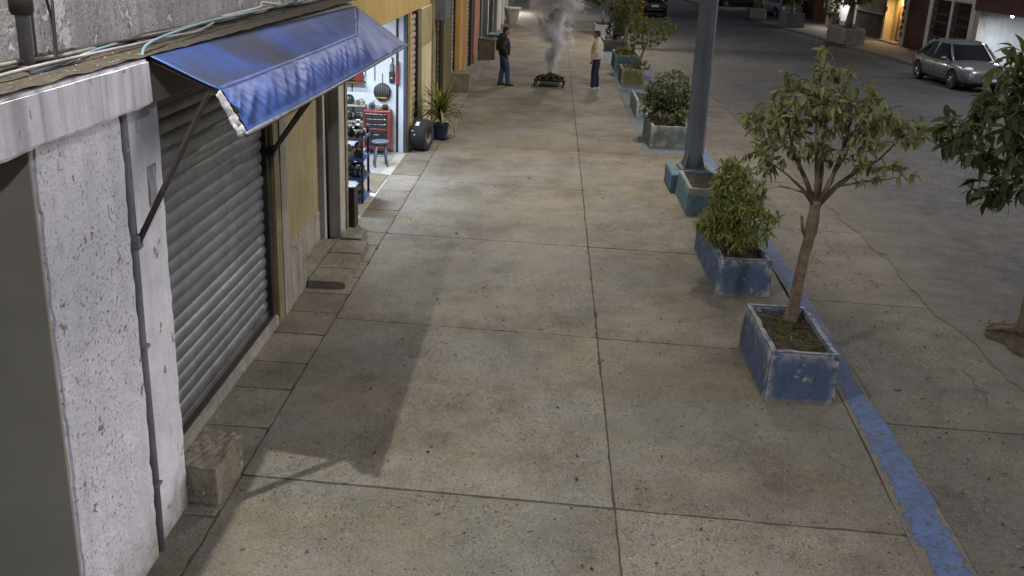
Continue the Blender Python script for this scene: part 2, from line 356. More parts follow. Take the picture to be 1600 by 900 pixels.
for k in range(-4, 32):
    a, b = rowy(k), rowy(k+1)
    f = lambda x, y0: y0+SK*(x-.66)
    slab('paving_slab', [(-2.27+G2, f(-2.27, a)+G2), (.66-G2, f(.66, a)+G2), (.66-G2, f(.66, b)-G2), (-2.27+G2, f(-2.27, b)-G2)], 0, .05, WALK, pav, k+50)
    ra, rb = kx_l(a)-.006, kx_l(b)-.006
    slab('paving_slab', [(.66+G2, f(.66, a)+G2), (ra, f(ra, a)+G2), (rb, f(rb, b)-G2), (.66+G2, f(.66, b)-G2)], 0, .05, WALK, pav, k+150)
y = -6.; i = 0
while y < 110:
    L = (.7 if y < 13.5 else 1.25 if y < 28 else 2.6)*rnd.uniform(.88, 1.12)
    slab('paving_slab', [(-3.0, y+.006), (-2.27-G2, y+.006-.02), (-2.27-G2, y+L-.006-.02), (-3.0, y+L-.006)], .002, .05, EDGE, pav, 300+i, .0012)
    y += L; i += 1
# kerb with worn blue paint, concrete apron, asphalt
mb = MB(); ys = [-8+.16*i for i in range(0, 220)]+[28+2*i for i in range(60)]
def kx_r(y):
    pts = [(-8, 2.95), (4, 3.02), (6, 3.17), (6.7, 3.22), (7.7, 3.26), (9, 3.27), (10.8, 3.34), (13, 3.42), (16, 3.46), (140, 3.46)]
    for (a, u), (b, v) in zip(pts, pts[1:]):
        if a <= y <= b: return u+(v-u)*(y-a)/(b-a)
    return 3.46
vs = []
for y in ys:
    n1 = mn.noise(Vector((y*3, 1, 0)))*.010; n2 = mn.noise(Vector((y*2.3, 7, 0)))*.014
    l, r_ = kx_l(y)-.001+n1*.5, kx_r(y)+n2
    vs += [(l, y, -.1), (l, y, .000), ((l+r_)/2, y, .004+n1*.3), (r_-.02, y, .006), (r_, y, -.012), (r_+.012, y, -.09)]
fs = [(i*6+j, (i+1)*6+j, (i+1)*6+j+1, i*6+j+1) for i in range(len(ys)-1) for j in range(5)]
ko = O('kerb', MB().add(vs, fs), KERB, kind='structure', smooth='auto')
av = ko.data.attributes.new('across', 'FLOAT', 'POINT'); av.data.foreach_set('value', [(0, .03, .5, .95, 1, 1)[i % 6] for i in range(len(ko.data.vertices))])
apr = sheet('parking_apron', 2.9, -8, 5.4, 140, -.070, BED)
for k in range(-4, 34):
    a = 5.0+3.45*k; b = a+3.45
    ex = 5.12+.05*sin(k*1.7)
    slab('apron_slab', [(kx_r(a)+.016, a+.008), (ex, a-.10), (ex+.04, b-.116), (kx_r(b)+.016, b-.008)], -.062, .05, GUTT, apr, 500+k, .0008)
def road():
    xs = [4.9+.35*i for i in range(4)]+[6.6+1.2*i for i in range(9)]; yy = [-8+.12*i for i in range(440)]+[45+3*i for i in range(34)]
    vs = []
    for y in yy:
        for i, x in enumerate(xs):
            e = mn.noise(Vector((y*.9, 3.1, 0)))*.22 + mn.noise(Vector((y*4.3, 9.1, 0)))*.10 + .05 if i == 0 else 0
            vs.append((x+e, y, -.055 if i == 0 else -.045+.02*mn.noise(Vector((x*.3, y*.2, 4)))))
    n = len(xs)
    return MB().add(vs, [(i*n+j, (i)*n+j+1, (i+1)*n+j+1, (i+1)*n+j) for i in range(len(yy)-1) for j in range(n-1)])
O('road', road(), ASPH, kind='structure', smooth=True)
# painted border round the farther planters
mb = MB(); vs = []; yy = [20.6+.3*i for i in range(110)]
for y in yy:
    vs += [(2.06+.05*mn.noise(Vector((y*1.5, 2, 2))), y, .006), (3.19, y, .006)]
O('painted_border', MB().add(vs, [(2*i, 2*i+1, 2*i+3, 2*i+2) for i in range(len(yy)-1)]), pm('border_paint', '4c5f73', '5b6266', 3, .8, chip=(5, .56, '6a6459')), kind='structure')
# far side: pavement and kerb drawing in towards the far end
def fk(y): return 15.45-.070*(y-36)
mb = MB(); yy = [-8+2*i for i in range(74)]; vs = []
for y in yy:
    for x, z in ((fk(y)-.02, -.12), (fk(y), .03), (fk(y)+.16, .045)): vs.append((x, y, z))
O('far_kerb', MB().add(vs, [(3*i+j, 3*(i+1)+j, 3*(i+1)+j+1, 3*i+j+1) for i in range(len(yy)-1) for j in range(2)]), pm('far_kerb_concrete', '6e6a62', '4d5158', .35, .9, chip=(.8, .56, '3c4757')), kind='structure')
vs = []
for y in yy: vs += [(fk(y)+.15, y, .04), (21, y, .04)]
O('far_pavement', MB().add(vs, [(2*i, 2*i+1, 2*i+3, 2*i+2) for i in range(len(yy)-1)]), concrete_walk('far_walk', '665c4e', '5a5145', '6a655c', .72), kind='structure')

# ------------------------------------------------------------------ roller shutters
SLAT = [(0, 0), (.012, .006), (.023, .03), (.027, .062), (.023, .092), (.012, .113), (.003, .118), (0, .125)]
def shutter(parent, x, y0, y1, z0, z1, mat, rail=None, label=None):
    r = T('roller_shutter', None, None, (0, 0, 0)); r.parent = parent; r.location = -root_loc(parent)+Vector((x, (y0+y1)/2, z0))
    if label: r['label'] = label
    w2 = (y1-y0)/2
    me = MB().extr_y([(a, b) for a, b in SLAT]+[(-.02, .125), (-.02, 0)], -w2, w2).mesh('slat', mat, 'auto')
    n = int((z1-z0-.06)/.125)
    o = O('bottom_bar', MB().box((-.02, -w2, 0), (.03, w2, .06)), rail or mat, r, bevel=.004)
    for i in range(n):
        s = O('slat', me, None, r); s.location = (rnd.gauss(0, .003), 0, .06+i*.125); s.rotation_euler = (rnd.gauss(0, .0006), rnd.gauss(0, .03), rnd.gauss(0, .0012))
    for sgn in (-1, 1):
        O('guide_rail', MB().box((-.03, sgn*w2-.03, -.02), (.075, sgn*w2+.03, z1-z0)), rail or M_['darkmetal'], r, bevel=.004)
    return r
def P(parent, name, a, b, mat, bevel=.008, **kw):
    return O(name, MB().box(a, b), mat, parent, world=True, bevel=bevel, **kw)
def rough_box(a, b, step=.07, amp=.008, seed=0):
    """box with a worn, uneven skin and rounded corners"""
    bm = bmesh.new(); bmesh.ops.create_cube(bm, size=1)
    sx, sy, sz = (b[i]-a[i] for i in range(3))
    bmesh.ops.scale(bm, vec=(sx, sy, sz), verts=bm.verts); bmesh.ops.translate(bm, vec=((a[0]+b[0])/2, (a[1]+b[1])/2, (a[2]+b[2])/2), verts=bm.verts)
    bmesh.ops.bevel(bm, geom=bm.edges[:], offset=min(.016, min(sx, sy, sz)*.2), segments=2, affect='EDGES')
    for ax, L in ((0, sx), (1, sy), (2, sz)):
        m = min(40, int(L/step))
        for i in range(1, m):
            co = [0, 0, 0]; co[ax] = a[ax]+L*i/m; no = [0, 0, 0]; no[ax] = 1
            bmesh.ops.bisect_plane(bm, geom=bm.verts[:]+bm.edges[:]+bm.faces[:], plane_co=co, plane_no=no)
    for v in bm.verts:
        p = v.co*9+Vector((seed*3.1, seed, 0)); d = Vector((mn.noise(p), mn.noise(p+Vector((31, 0, 0))), mn.noise(p+Vector((0, 47, 0)))))
        q = mn.noise(v.co*26+Vector((seed, 0, 9)))
        v.co += d*amp + d*(amp*.6)*q
    mb = MB(); mb.v = [tuple(v.co) for v in bm.verts]; bm.verts.index_update(); mb.f = [tuple(v.index for v in f.verts) for f in bm.faces]; mb.m = [0]*len(mb.f); bm.free()
    return mb

# ------------------------------------------------------------------ near white building
wb = T('white_building', 'white plastered corner building with rough wall, ledge and grey roller shutter', 'building', (-3.2, 5, 0))
O('wall', rough_box((-3.4, 4.65, -.05), (-2.5, 5.67, 3.03), .07, .013, 1), M_['wall'], wb, world=True, label='rough white plaster wall with dark pits')
O('pilaster', rough_box((-3.4, 5.775, -.05), (-2.53, 6.31, 3.03), .07, .010, 2), M_['smooth'], wb, world=True)
P(wb, 'end_wall', (-5.2, 4.625, -.05), (-2.508, 4.648, 3.03), M_['recess'], label='dark bare concrete end face')
P(wb, 'joint_strip', (-3.4, 5.6, -.05), (-2.535, 5.85, 3.03), M_['dadopale'])
O('ledge_beam', rough_box((-3.3, -1.5, 3.03), (-2.4, 5.93, 3.30), .14, .009, 3), [M_['beam']], wb, world=True, label='white beam with dark rain streaks')
P(wb, 'ledge_back', (-3.3, 5.93, 3.0), (-2.48, 12.6, 3.27), M_['recess'])
O('ledge_top', MB().grid(lambda u, v: (-2.86+.445*u+.03*mn.noise(Vector((u*3, v*30, 1)))*u*(1-u)*3, -1.5+14.05*v, 3.322+.012*mn.noise(Vector((u*6, v*60, 5)))-.004*u), 8, 160), M_['ledge'], wb, world=True, smooth=True, label='ledge top covered in dirt')
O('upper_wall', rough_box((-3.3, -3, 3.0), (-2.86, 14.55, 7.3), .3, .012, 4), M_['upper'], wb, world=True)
P(wb, 'parapet', (-3.4, -3, 7.3), (-2.76, 14.55, 7.5), M_['smooth'])
O('drain_pipe', MB().tube([(-2.515, 5.722, -.02), (-2.512, 5.72, .8), (-2.518, 5.725, 1.6), (-2.512, 5.72, 2.4), (-2.515, 5.722, 3.03)], .030, 10), M_['pipe'], wb, world=True, smooth=True)
for z in (.5, 1.5, 2.22):
    O('pipe_clamp', MB().box((-2.55, 5.675, z), (-2.478, 5.77, z+.022)), M_['pipe'], wb, world=True, bevel=.006)
shutter(wb, -2.95, 6.33, 9.93, .12, 2.92, M_['steel'], label='closed grey corrugated roller shutter')
P(wb, 'lintel', (-3.3, 6.31, 2.86), (-2.72, 10.5, 3.0), M_['recess'])
O('sill', rough_box((-3.2, 6.31, -.02), (-2.83, 9.98, .115), .12, .006, 5), M_['dadopale'], wb, world=True)
P(wb, 'sill_channel', (-2.94, 6.33, .1), (-2.86, 9.93, .125), M_['darkmetal'], .003)
O('taped_notice', MB().grid(lambda u, v: (-2.523+.006*sin(u*9+v*4), 6.05+.13*u, 2.35+.26*v), 6, 8), pm('old_paper', '9d9ca4', '8a8990', 9, .7, bump=(30, .8)), wb, world=True, smooth=True, solid=.003)

# standing conduit and cables on the ledge
cp = T('conduit_post', 'dark metal conduit post standing on the dirty ledge at upper left', 'conduit', (-2.68, 5.04, 3.3))
O('pipe', MB().tube([(0, 0, -.01), (0, 0, .6), (.01, -.01, 1.6)], .035, 12), M_['pipe'], cp, smooth=True)
O('collar', MB().lathe([(.05, .30), (.058, .32), (.058, .40), (.05, .42)], 12), M_['darkmetal'], cp, smooth='auto')
O('foot', MB().lathe([(.06, -.005), (.06, .03), (.04, .05)], 12), M_['darkmetal'], cp, smooth='auto')
def cable(name, pts, r, mat, label, n=7):
    P_ = [Vector(p) for p in pts]; out = []
    for i in range(len(P_)-1):
        p0, p1, p2, p3 = P_[max(i-1, 0)], P_[i], P_[i+1], P_[min(i+2, len(P_)-1)]
        for k in range(8):
            t = k/8; out.append(.5*((2*p1)+(-p0+p2)*t+(2*p0-5*p1+4*p2-p3)*t*t+(-p0+3*p1-3*p2+p3)*t**3))
    out.append(P_[-1])
    return O(name, MB().tube(out, r, n), mat, label=label, cat='cable', group='cables along the ledge', smooth=True)
def run(x0, z0, y0, y1, seed, wob=.03):
    r = random.Random(seed); n = int((y1-y0)/.55)
    return [(x0+r.gauss(0, wob), y0+(y1-y0)*i/n, z0+r.uniform(0, .02)) for i in range(n+1)]
cable('cable', run(-2.80, 3.335, 1, 12.5, 1), .016, M_['black'], 'thick black cable running along the foot of the upper wall')
cable('cable', run(-2.75, 3.34, 1, 12.5, 2), .013, M_['cableg'], 'grey cable lying second from the upper wall on the ledge')
cable('cable', run(-2.69, 3.34, 1, 12.3, 3, .035), .011, M_['black'], 'thin black cable lying in the middle of the ledge bundle')
cable('cable', run(-2.62, 3.335, 3.6, 7.4, 4, .02)+[(-2.72, 8.2, 3.36), (-2.78, 9, 3.35)], .010, pm('cable_pale', '85838a', '6f6d74', 9, .5), 'pale grey cable crossing the ledge beside the conduit foot')
cable('cable', [(-2.60, 4.9, 3.33), (-2.63, 5.4, 3.34), (-2.69, 5.8, 3.345), (-2.76, 6.6, 3.35)], .008, M_['cableb'], 'short pale blue cable on the ledge near the conduit post')
cable('cable', [(-2.47, 5.98, 3.31), (-2.50, 6.15, 3.36), (-2.54, 6.7, 3.385), (-2.58, 7.6, 3.40), (-2.58, 8.6, 3.40), (-2.64, 9.8, 3.39), (-2.72, 11, 3.37)], .010, M_['cableb'], 'bright blue cable along the back edge of the blue awning')
cable('cable', [(-2.76, 8.4, 3.37), (-2.6, 8.9, 3.42), (-2.68, 9.3, 3.44), (-2.58, 9.5, 3.42), (-2.7, 9.9, 3.44), (-2.62, 10.3, 3.42), (-2.75, 10.8, 3.38)], .012, pm('cable_white', 'a8a6a2', '8f8d89', 9, .6), 'tangled off white cable above the middle of the awning')
cable('hanging_wire', [(-2.74, 5.25, 3.33), (-2.76, 5.28, 3.8), (-2.78, 5.22, 4.6)], .008, M_['black'], 'thin straight wire rising beside the conduit post')
cable('hanging_wire', [(-2.70, 5.37, 3.33), (-2.72, 5.42, 3.55), (-2.74, 5.34, 3.9), (-2.78, 5.26, 4.6)], .008, M_['black'], 'slanting wire left of the pair crossing above the ledge')
cable('hanging_wire', [(-2.70, 5.385, 3.33), (-2.71, 5.42, 3.55), (-2.74, 5.50, 3.9), (-2.78, 5.62, 4.6)], .009, M_['black'], 'slanting wire right of the pair crossing above the ledge')
O('loose_rubble', (lambda m: [m.ball((rnd.uniform(-2.82, -2.46), rnd.uniform(3, 6.0), 3.315), (rnd.uniform(.003, .011),)*3, 5, 3) for _ in range(260)] and m)(MB()), M_['stone'], label='bits of rubble and dirt strewn on the ledge', cat='rubble', kind='stuff')

# ------------------------------------------------------------------ awning
def vinyl():
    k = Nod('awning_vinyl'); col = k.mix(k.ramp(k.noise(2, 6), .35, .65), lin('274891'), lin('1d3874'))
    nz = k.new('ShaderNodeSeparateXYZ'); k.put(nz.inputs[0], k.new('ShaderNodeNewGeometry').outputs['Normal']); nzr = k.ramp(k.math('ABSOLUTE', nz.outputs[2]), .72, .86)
    col = k.mix(k.math('MULTIPLY', k.math('MULTIPLY', nzr, k.ramp(k.noise(.5, 7, .62, k.mapv((1, 1, 1), (2, 1.2, 0))), .36, .54)), .85), col, lin('2b2d34'))  # weaker light on the top panel painted in as dark grey mottling
    k.bump(k.math('ADD', k.noise(7, 4, .5, None, .6), k.math('MULTIPLY', k.noise(40, 3), .15)), .10, .03)
    return k.out(col, k.ramp(k.noise(4, 5), .3, .7, .42, .6), 0, .3)
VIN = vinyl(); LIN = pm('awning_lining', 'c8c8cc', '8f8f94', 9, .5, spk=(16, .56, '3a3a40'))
aw = T('awning', 'blue vinyl awning over the closed roller shutter, near end hanging open', 'awning', (-2.2, 9, 2.8))
A_, B_, D_, E_ = Vector((-2.43, 5.97, 3.315)), Vector((-2.0, 5.97, 3.13)), Vector((-2.42, 12.4, 3.25)), Vector((-2.0, 10.3, 3.09))
C_, F_ = Vector((-1.84, 5.97, 2.87)), Vector((-1.84, 12.8, 2.77))
def sag(u, v, a): return -a*sin(pi*u)*sin(pi*v)
def top(u, v):
    p = A_.lerp(D_, v).lerp(B_.lerp(E_, v), u); return p+Vector((0, 0, sag(u, v, .03)+.014*mn.noise(p*4)*sin(pi*u)+(.5-abs(mn.noise(Vector((p.x*3, p.y*7, 1)))))*.02*sin(pi*u)*max(0, v-.6)*2))
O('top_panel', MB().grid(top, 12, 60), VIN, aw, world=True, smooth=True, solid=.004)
def val(u, v):
    Fv = C_.lerp(F_, .64); p = B_.lerp(E_, v).lerp(C_.lerp(Fv, v), u)
    f = sin(pi*min(1, u*1.15))*.5+.12
    fold = (.5-abs(mn.noise(Vector((v*13+u*1.6, u*.5, 3)))))*.095+(.4-abs(mn.noise(Vector((v*31-u*2.5, u*.6, 8)))))*.034
    return p+Vector((fold*f, 0, fold*.4*f))
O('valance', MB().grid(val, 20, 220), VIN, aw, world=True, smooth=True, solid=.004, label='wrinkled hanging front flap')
Fm = C_.lerp(F_, .64)
def side(u, v):           # far end, stretched from the wall to the bar tip
    q = E_.lerp(Fm, v); p = q.lerp(D_.lerp(F_, v), u)
    return p+Vector((.02*mn.noise(p*6)*sin(pi*u), 0, .03*mn.noise(p*5+Vector((9, 0, 0)))*sin(pi*u)))
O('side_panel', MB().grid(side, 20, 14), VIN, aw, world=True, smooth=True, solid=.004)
O('front_bar', MB().tube([C_+Vector((0, -.03, 0)), C_.lerp(F_, .5)+Vector((0, 0, -.01)), F_+Vector((0, .03, 0))], .016, 10), M_['mgrey'], aw, world=True, smooth=True)
O('fold_bar', MB().tube([B_+Vector((-.005, 0, -.012)), E_+Vector((-.005, 0, -.012))], .012, 8), M_['darkmetal'], aw, world=True, smooth=True)
O('lining_edge', MB().grid(lambda u, v: tuple(B_.lerp(C_, v)+Vector((-.06*u*(.45+.55*v)+.01*mn.noise(Vector((u*4, v*9, 0))), -.004+.022*mn.noise(Vector((u*5, v*11, 4))), -.03*u))), 5, 16), LIN, aw, world=True, smooth=True, solid=.003, label='crumpled white lining showing at the near edge')
O('near_rafter', MB().tube([A_+Vector((0, .02, -.03)), B_+Vector((0, .02, -.03)), C_+Vector((-.01, .02, 0))], .011, 8), M_['darkmetal'], aw, world=True, smooth=True)
O('strut', MB().box((-.022, -.012, 0), (.022, .012, 1)), M_['darkmetal'], aw, world=True)
def strut(a, b):
    a, b = Vector(a), Vector(b); d = b-a; m = d.to_track_quat('Z', 'Y').to_matrix().to_4x4(); m.translation = a
    mb = MB(); mb.xf = m; mb.box((-.022, -.014, -.02), (.022, .014, d.length)); return mb
bpy.data.objects.remove(bpy.data.objects['strut'])
O('strut', strut((-2.475, 5.72, 2.22), (-2.08, 5.99, 3.10)), M_['darkmetal'], aw, world=True, bevel=.003)
O('strut', strut((-2.815, 9.96, 1.93), (-1.86, 7.6, 2.83)), M_['darkmetal'], aw, world=True, bevel=.003)
O('strut_bracket', MB().box((-2.52, 5.685, 2.17), (-2.46, 5.755, 2.26)), M_['pipe'], aw, world=True, bevel=.012)
O('strut_bracket', MB().box((-2.84, 9.92, 1.87), (-2.80, 10.0, 1.98)), M_['darkmetal'], aw, world=True, bevel=.006)

# ------------------------------------------------------------------ yellow building with the open workshop
yb = T('yellow_building', 'yellow and cream building with an open lit workshop', 'building', (-3.5, 18, 0))
O('pilaster', rough_box((-3.4, 9.99, -.02), (-2.83, 10.22, 3.0), .14, .004, 6), M_['ochre'], yb, world=True)
O('pilaster', rough_box((-3.4, 10.225, -.02), (-2.825, 10.5, 3.0), .14, .004, 7), M_['dadopale'], yb, world=True)
O('wall', rough_box((-3.5, 10.4, -.02), (-3.1, 13.1, 3.0), .2, .006, 8), M_['yellow'], yb, world=True, label='recessed yellow wall')
O('buttress', rough_box((-3.2, 10.5, -.02), (-2.835, 11.25, .60), .09, .010, 9), M_['dadopale'], yb, world=True)
for j, yv in enumerate((11.25, 11.88, 12.5)):
    P(yb, 'dado_panel', (-3.12, yv+.004, -.02), (-3.085, yv+.615, .46), M_['dadopale'], .004)
P(yb, 'jamb', (-3.3, 13.1, -.02), (-3.02, 13.22, 3.0), M_['plaster_l'], .006)
O('pipe', MB().tube([(-3.03, 13.3, 0), (-3.03, 13.3, 3)], .03, 8), M_['darkmetal'], yb, world=True, smooth=True)
P(yb, 'jamb', (-3.3, 13.38, -.02), (-2.86, 13.72, 3.0), M_['plaster_l'], .01)
P(yb, 'door_frame', (-3.3, 13.725, -.02), (-2.84, 13.86, 2.72), M_['ochre'], .008)
P(yb, 'fascia_beam', (-3.3, 12.7, 2.70), (-2.78, 23.4, 3.6), M_['yellowb'], .012, label='mustard yellow beam above the workshop')
P(yb, 'upper_wall', (-3.4, 14.6, 3.6), (-2.95, 27.8, 6.5), M_['cream'], .012)
P(yb, 'door_frame', (-2.87, 19.42, -.02), (-2.81, 19.50, 2.70), pm('frame_blue_grey', '4d535e', '434953', 5, .5, .3), .005)
P(yb, 'post', (-2.855, 19.50, -.02), (-2.79, 19.66, 2.70), M_['ochre'], .006)
P(yb, 'post', (-3.3, 19.665, -.02), (-2.775, 19.86, 2.70), M_['yellowb'], .008)
shutter(yb, -2.90, 19.88, 21.2, .05, 2.62, M_['steelb'], label='beige roller shutter beside the leaning tyre')
P(yb, 'pilaster', (-3.3, 21.24, -.02), (-2.74, 22.9, 2.70), M_['cream'], .012)
P(yb, 'paint_band', (-3.2, 21.25, 1.9), (-2.736, 22.89, 2.69), M_['yellow'], .003)
P(yb, 'corner_post', (-3.3, 22.9, -.02), (-2.70, 23.4, 3.0), M_['ochre'], .012)
P(yb, 'wall', (-3.5, 23.4, -.02), (-2.98, 24.85, 3.6), M_['yellow'], .012)
shutter(yb, -2.92, 24.9, 25.8, .05, 2.8, M_['steeld'])
P(yb, 'wall', (-3.4, 25.85, -.02), (-2.78, 27.8, 3.6), M_['olive'], .012)
O('meter_box', MB().box((-2.74, 23.1, 2.32), (-2.45, 24.2, 3.0)), M_['mgrey'], yb, world=True, bevel=.03, label='pale grey metal box under the beam')
# workshop room
P(yb, 'shop_floor', (-6.6, 13.4, -.06), (-2.99, 19.5, .012), M_['shopfloor'], .0)
P(yb, 'threshold', (-2.99, 13.86, -.05), (-2.80, 19.42, .014), pm('threshold_concrete', 'a09d97', '8c8982', 5, .8, spk=(22, .66, '57534c')), .005)
P(yb, 'side_wall', (-6.6, 19.48, 0), (-2.86, 19.62, 2.9), M_['shop'], .0)
P(yb, 'back_wall', (-6.75, 13.4, 0), (-6.6, 19.6, 2.9), M_['shop'], .0)
P(yb, 'side_wall', (-6.6, 13.3, 0), (-3.3, 13.42, 2.9), M_['shop'], .0)
P(yb, 'ceiling', (-6.6, 13.4, 2.86), (-3.3, 19.5, 2.95), M_['white'], .0)
P(yb, 'conduit', (-3.02, 19.455, 0), (-2.98, 19.48, 2.7), M_['darkmetal'], .003)

tl = T('tube_lamp', 'lit white tube lamp on the workshop ceiling', 'lamp', (-4.3, 17.6, 2.84))
O('housing', MB().box((-.65, -.06, -.03), (.65, .06, .02)), M_['white'], tl, bevel=.006)
O('tube', MB().tube([(-.6, 0, -.055), (.6, 0, -.055)], .02, 10), emit('tube_glow', (.86, .93, 1.0), 12), tl, smooth=True)
def area(name, loc, size, power, col, parent=None, rot=(0, 0, 0), sy=None, spread=None):
    l = bpy.data.lights.new(name, 'AREA'); l.energy = power; l.color = col; l.size = size
    if sy: l.shape = 'RECTANGLE'; l.size_y = sy
    else: l.shape = 'DISK'
    if spread: l.spread = spread
    o = bpy.data.objects.new(name, l); COL.objects.link(o); o.location = loc; o.rotation_euler = rot
    if parent: o.parent = parent
    return o
tla = area('tube_light', (0, 0, -.09), 1.2, 150, (.73, .85, 1.0), tl, sy=.12)
tl2 = copytree(tl); tl2.location = (-3.5, 16.4, 2.84); tl2.scale = (.8, 1, 1); tla.data = tla.data.copy(); tla.data.energy = 48; tl2['label'] = 'lit white tube lamp nearest the workshop entrance jamb'
tl['label'] = 'lit white tube lamp on the workshop ceiling near its far wall'
tl['group'] = tl2['group'] = 'workshop ceiling lamps'

# steps, block, box
st = T('entrance_step', 'worn stone step in front of the recessed yellow wall', 'step', (-2.75, 12.1, 0))
def q4(pts, z0, z1, seed, amp=.008):
    xs = [p[0] for p in pts]; ys_ = [p[1] for p in pts]; x0, x1, y0, y1 = min(xs), max(xs), min(ys_), max(ys_)
    mb = rough_box((0, 0, z0), (1, 1, z1), .12, amp, seed); out = []
    for u, v, z in mb.v:
        a = Vector(pts[0]).lerp(Vector(pts[1]), u); b = Vector(pts[3]).lerp(Vector(pts[2]), u); q = a.lerp(b, v); out.append((q.x, q.y, z))
    mb.v = out; return mb
O('step_stone', q4([(-2.82, 11.22), (-2.36, 11.22), (-2.36, 11.75), (-2.82, 11.75)], -.02, 0.085, 11, .012), M_['stone'], st, world=True)
O('step_stone', q4([(-2.82, 11.765), (-2.36, 11.765), (-2.38, 12.4), (-2.82, 12.4)], -.02, 0.080, 12), M_['stone'], st, world=True)
O('step_stone', q4([(-2.82, 12.41), (-2.38, 12.41), (-2.40, 13.0), (-2.82, 13.0)], -.02, 0.085, 13), M_['stone'], st, world=True)
O('step_stone', q4([(-2.80, 13.02), (-2.50, 13.02), (-2.52, 13.55), (-2.80, 13.55)], -.02, 0.105, 14), M_['stone'], st, world=True)
O('step_stone', q4([(-3.08, 11.26), (-2.835, 11.26), (-2.835, 13.09), (-3.08, 13.09)], -.02, 0.065, 15), M_['stone'], st, world=True)
O('concrete_block', q4([(-2.60, 6.34), (-2.30, 6.28), (-2.28, 6.86), (-2.60, 6.95)], 0, .31, 16, .02), M_['brick_block'], label='broken concrete block at the foot of the white pilaster', cat='block')
bx = T('metal_box', 'dark grey metal box beside the workshop entrance jamb', 'box', (-2.86, 13.93, 0))
O('body', MB().box((-.12, -.06, 0), (.10, .22, .60)), M_['darkmetal'], bx, bevel=.006)
O('lid', MB().box((-.135, -.075, .60), (.115, .235, .625)), M_['mgrey'], bx, bevel=.005)

# ------------------------------------------------------------------ workshop contents
def rbar(mb, a, b, r=.012, n=6): return mb.tube([a, b], r, n)
tc = T('tool_chest', 'red tool chest with black drawers against the workshop wall', 'tool chest', (-3.36, 19.28, 0.012))
W2 = .25
for sx in (-1, 1): O('side_panel', MB().box((sx*W2-.03*(sx > 0), -.17, .12), (sx*W2+.03*(sx < 0), .17, .82)), M_['red'], tc, bevel=.004)
O('back_panel', MB().box((-W2+.03, .13, .12), (W2-.03, .168, .80)), M_['red'], tc)
O('top', MB().box((-W2-.006, -.176, .82), (W2+.006, .176, .86)), M_['red'], tc, bevel=.006)
O('base', MB().box((-W2+.03, -.168, .12), (W2-.03, .13, .16)), M_['red'], tc, bevel=.004)
O('middle_rail', MB().box((-W2+.03, -.172, .48), (W2-.03, .13, .515)), M_['red'], tc, bevel=.004)
for z0, z1 in ((.52, .61), (.615, .71), (.715, .81)):
    d = O('drawer', MB().box((-W2+.035, -.166, z0), (W2-.035, .12, z1)), M_['mdark'], tc, bevel=.004)
    O('handle', MB().box((-W2+.05, -.18, z1-.022), (W2-.05, -.166, z1-.008)), M_['chrome'], d, bevel=.003)
dr = O('door', MB().box((-W2+.035, -.164, .165), (W2-.035, -.15, .475)), M_['mdark'], tc, bevel=.004)
O('handle', MB().box((-.06, -.178, .38), (.06, -.164, .395)), M_['chrome'], dr, bevel=.003)
for sx in (-1, 1):
    for sy in (-1, 1): O('caster', MB().lathe([(.05, -.015), (.05, .015)], 12, (sx*.19, sy*.12, .05), 'y').box((sx*.19-.01, sy*.12-.02, .05), (sx*.19+.01, sy*.12+.02, .12)), M_['mgrey'], tc)
O('lock', MB().lathe([(.012, -.185), (.012, -.176)], 10, (0, 0, .84), 'y'), M_['chrome'], tc)
sto = T('stool', 'round grey painted stool standing on the workshop floor', 'stool', (-3.10, 18.1, .012), .3)
O('seat', MB().lathe([(.02, .44), (.14, .44), (.165, .452), (.165, .47), (.15, .482), (.05, .478), (.001, .476)], 20), M_['stool'], sto, smooth='auto')
for k in range(4):
    a = pi/4+k*pi/2
    O('leg', MB().tube([(.10*cos(a), .10*sin(a), .445), (.165*cos(a), .165*sin(a), 0)], [.017, .014], 8), M_['stool'], sto, smooth=True)
for zz, rr in ((.2, .137), (.13, .148)):
    for k in range(4):
        a, b = pi/4+k*pi/2, pi/4+(k+1)*pi/2
        if (k+(zz > .15)) % 2: O('rung', rbar(MB(), (rr*cos(a), rr*sin(a), zz), (rr*cos(b), rr*sin(b), zz), .009), M_['stool'], sto, smooth=True)
O('floor_mat', q4([(-3.05, 16.1), (-2.83, 16.0), (-2.82, 17.35), (-3.30, 17.5)], .016, .028, 21, .004), M_['mat'], label='worn tan mat across the workshop threshold', cat='mat')
O('floor_mat', q4([(-3.62, 16.1), (-3.07, 16.1), (-3.32, 17.5), (-3.75, 17.5)], .014, .022, 22, .003), pm('grey_mat', '6b6b69', '5b5b5a', 6, .9), label='grey rubber mat between the blue rack and the stool', cat='mat')
rk = T('shelf_rack', 'blue metal rack of machine parts just inside the workshop', 'rack', (-3.45, 15.55, .012))
RW, RD = .54, .26; LV = (.10, .42, .74, 1.06)
for sx in (-1, 1):
    for sy in (-1, 1): O('upright', MB().box((sx*RW-.018, sy*RD-.018, 0), (sx*RW+.018, sy*RD+.018, 1.16)), pm('rack_upright', '27344f', '202a40', 5, .5, .2), rk, bevel=.004)
for i, z in enumerate(LV):
    sh = O('shelf', MB().box((-RW-.02, -RD-.02, z-.045), (RW+.02, RD+.02, z-.030)), M_['blue'], rk, bevel=.003)
    O('shelf_lip', MB().box((-RW-.024, -RD-.03, z-.05), (RW+.024, -RD-.021, z+.004)).box((RW+.021, -RD-.03, z-.05), (RW+.03, RD+.03, z+.004)), M_['blue'] if i < 3 else M_['mgrey'], sh, bevel=.003)
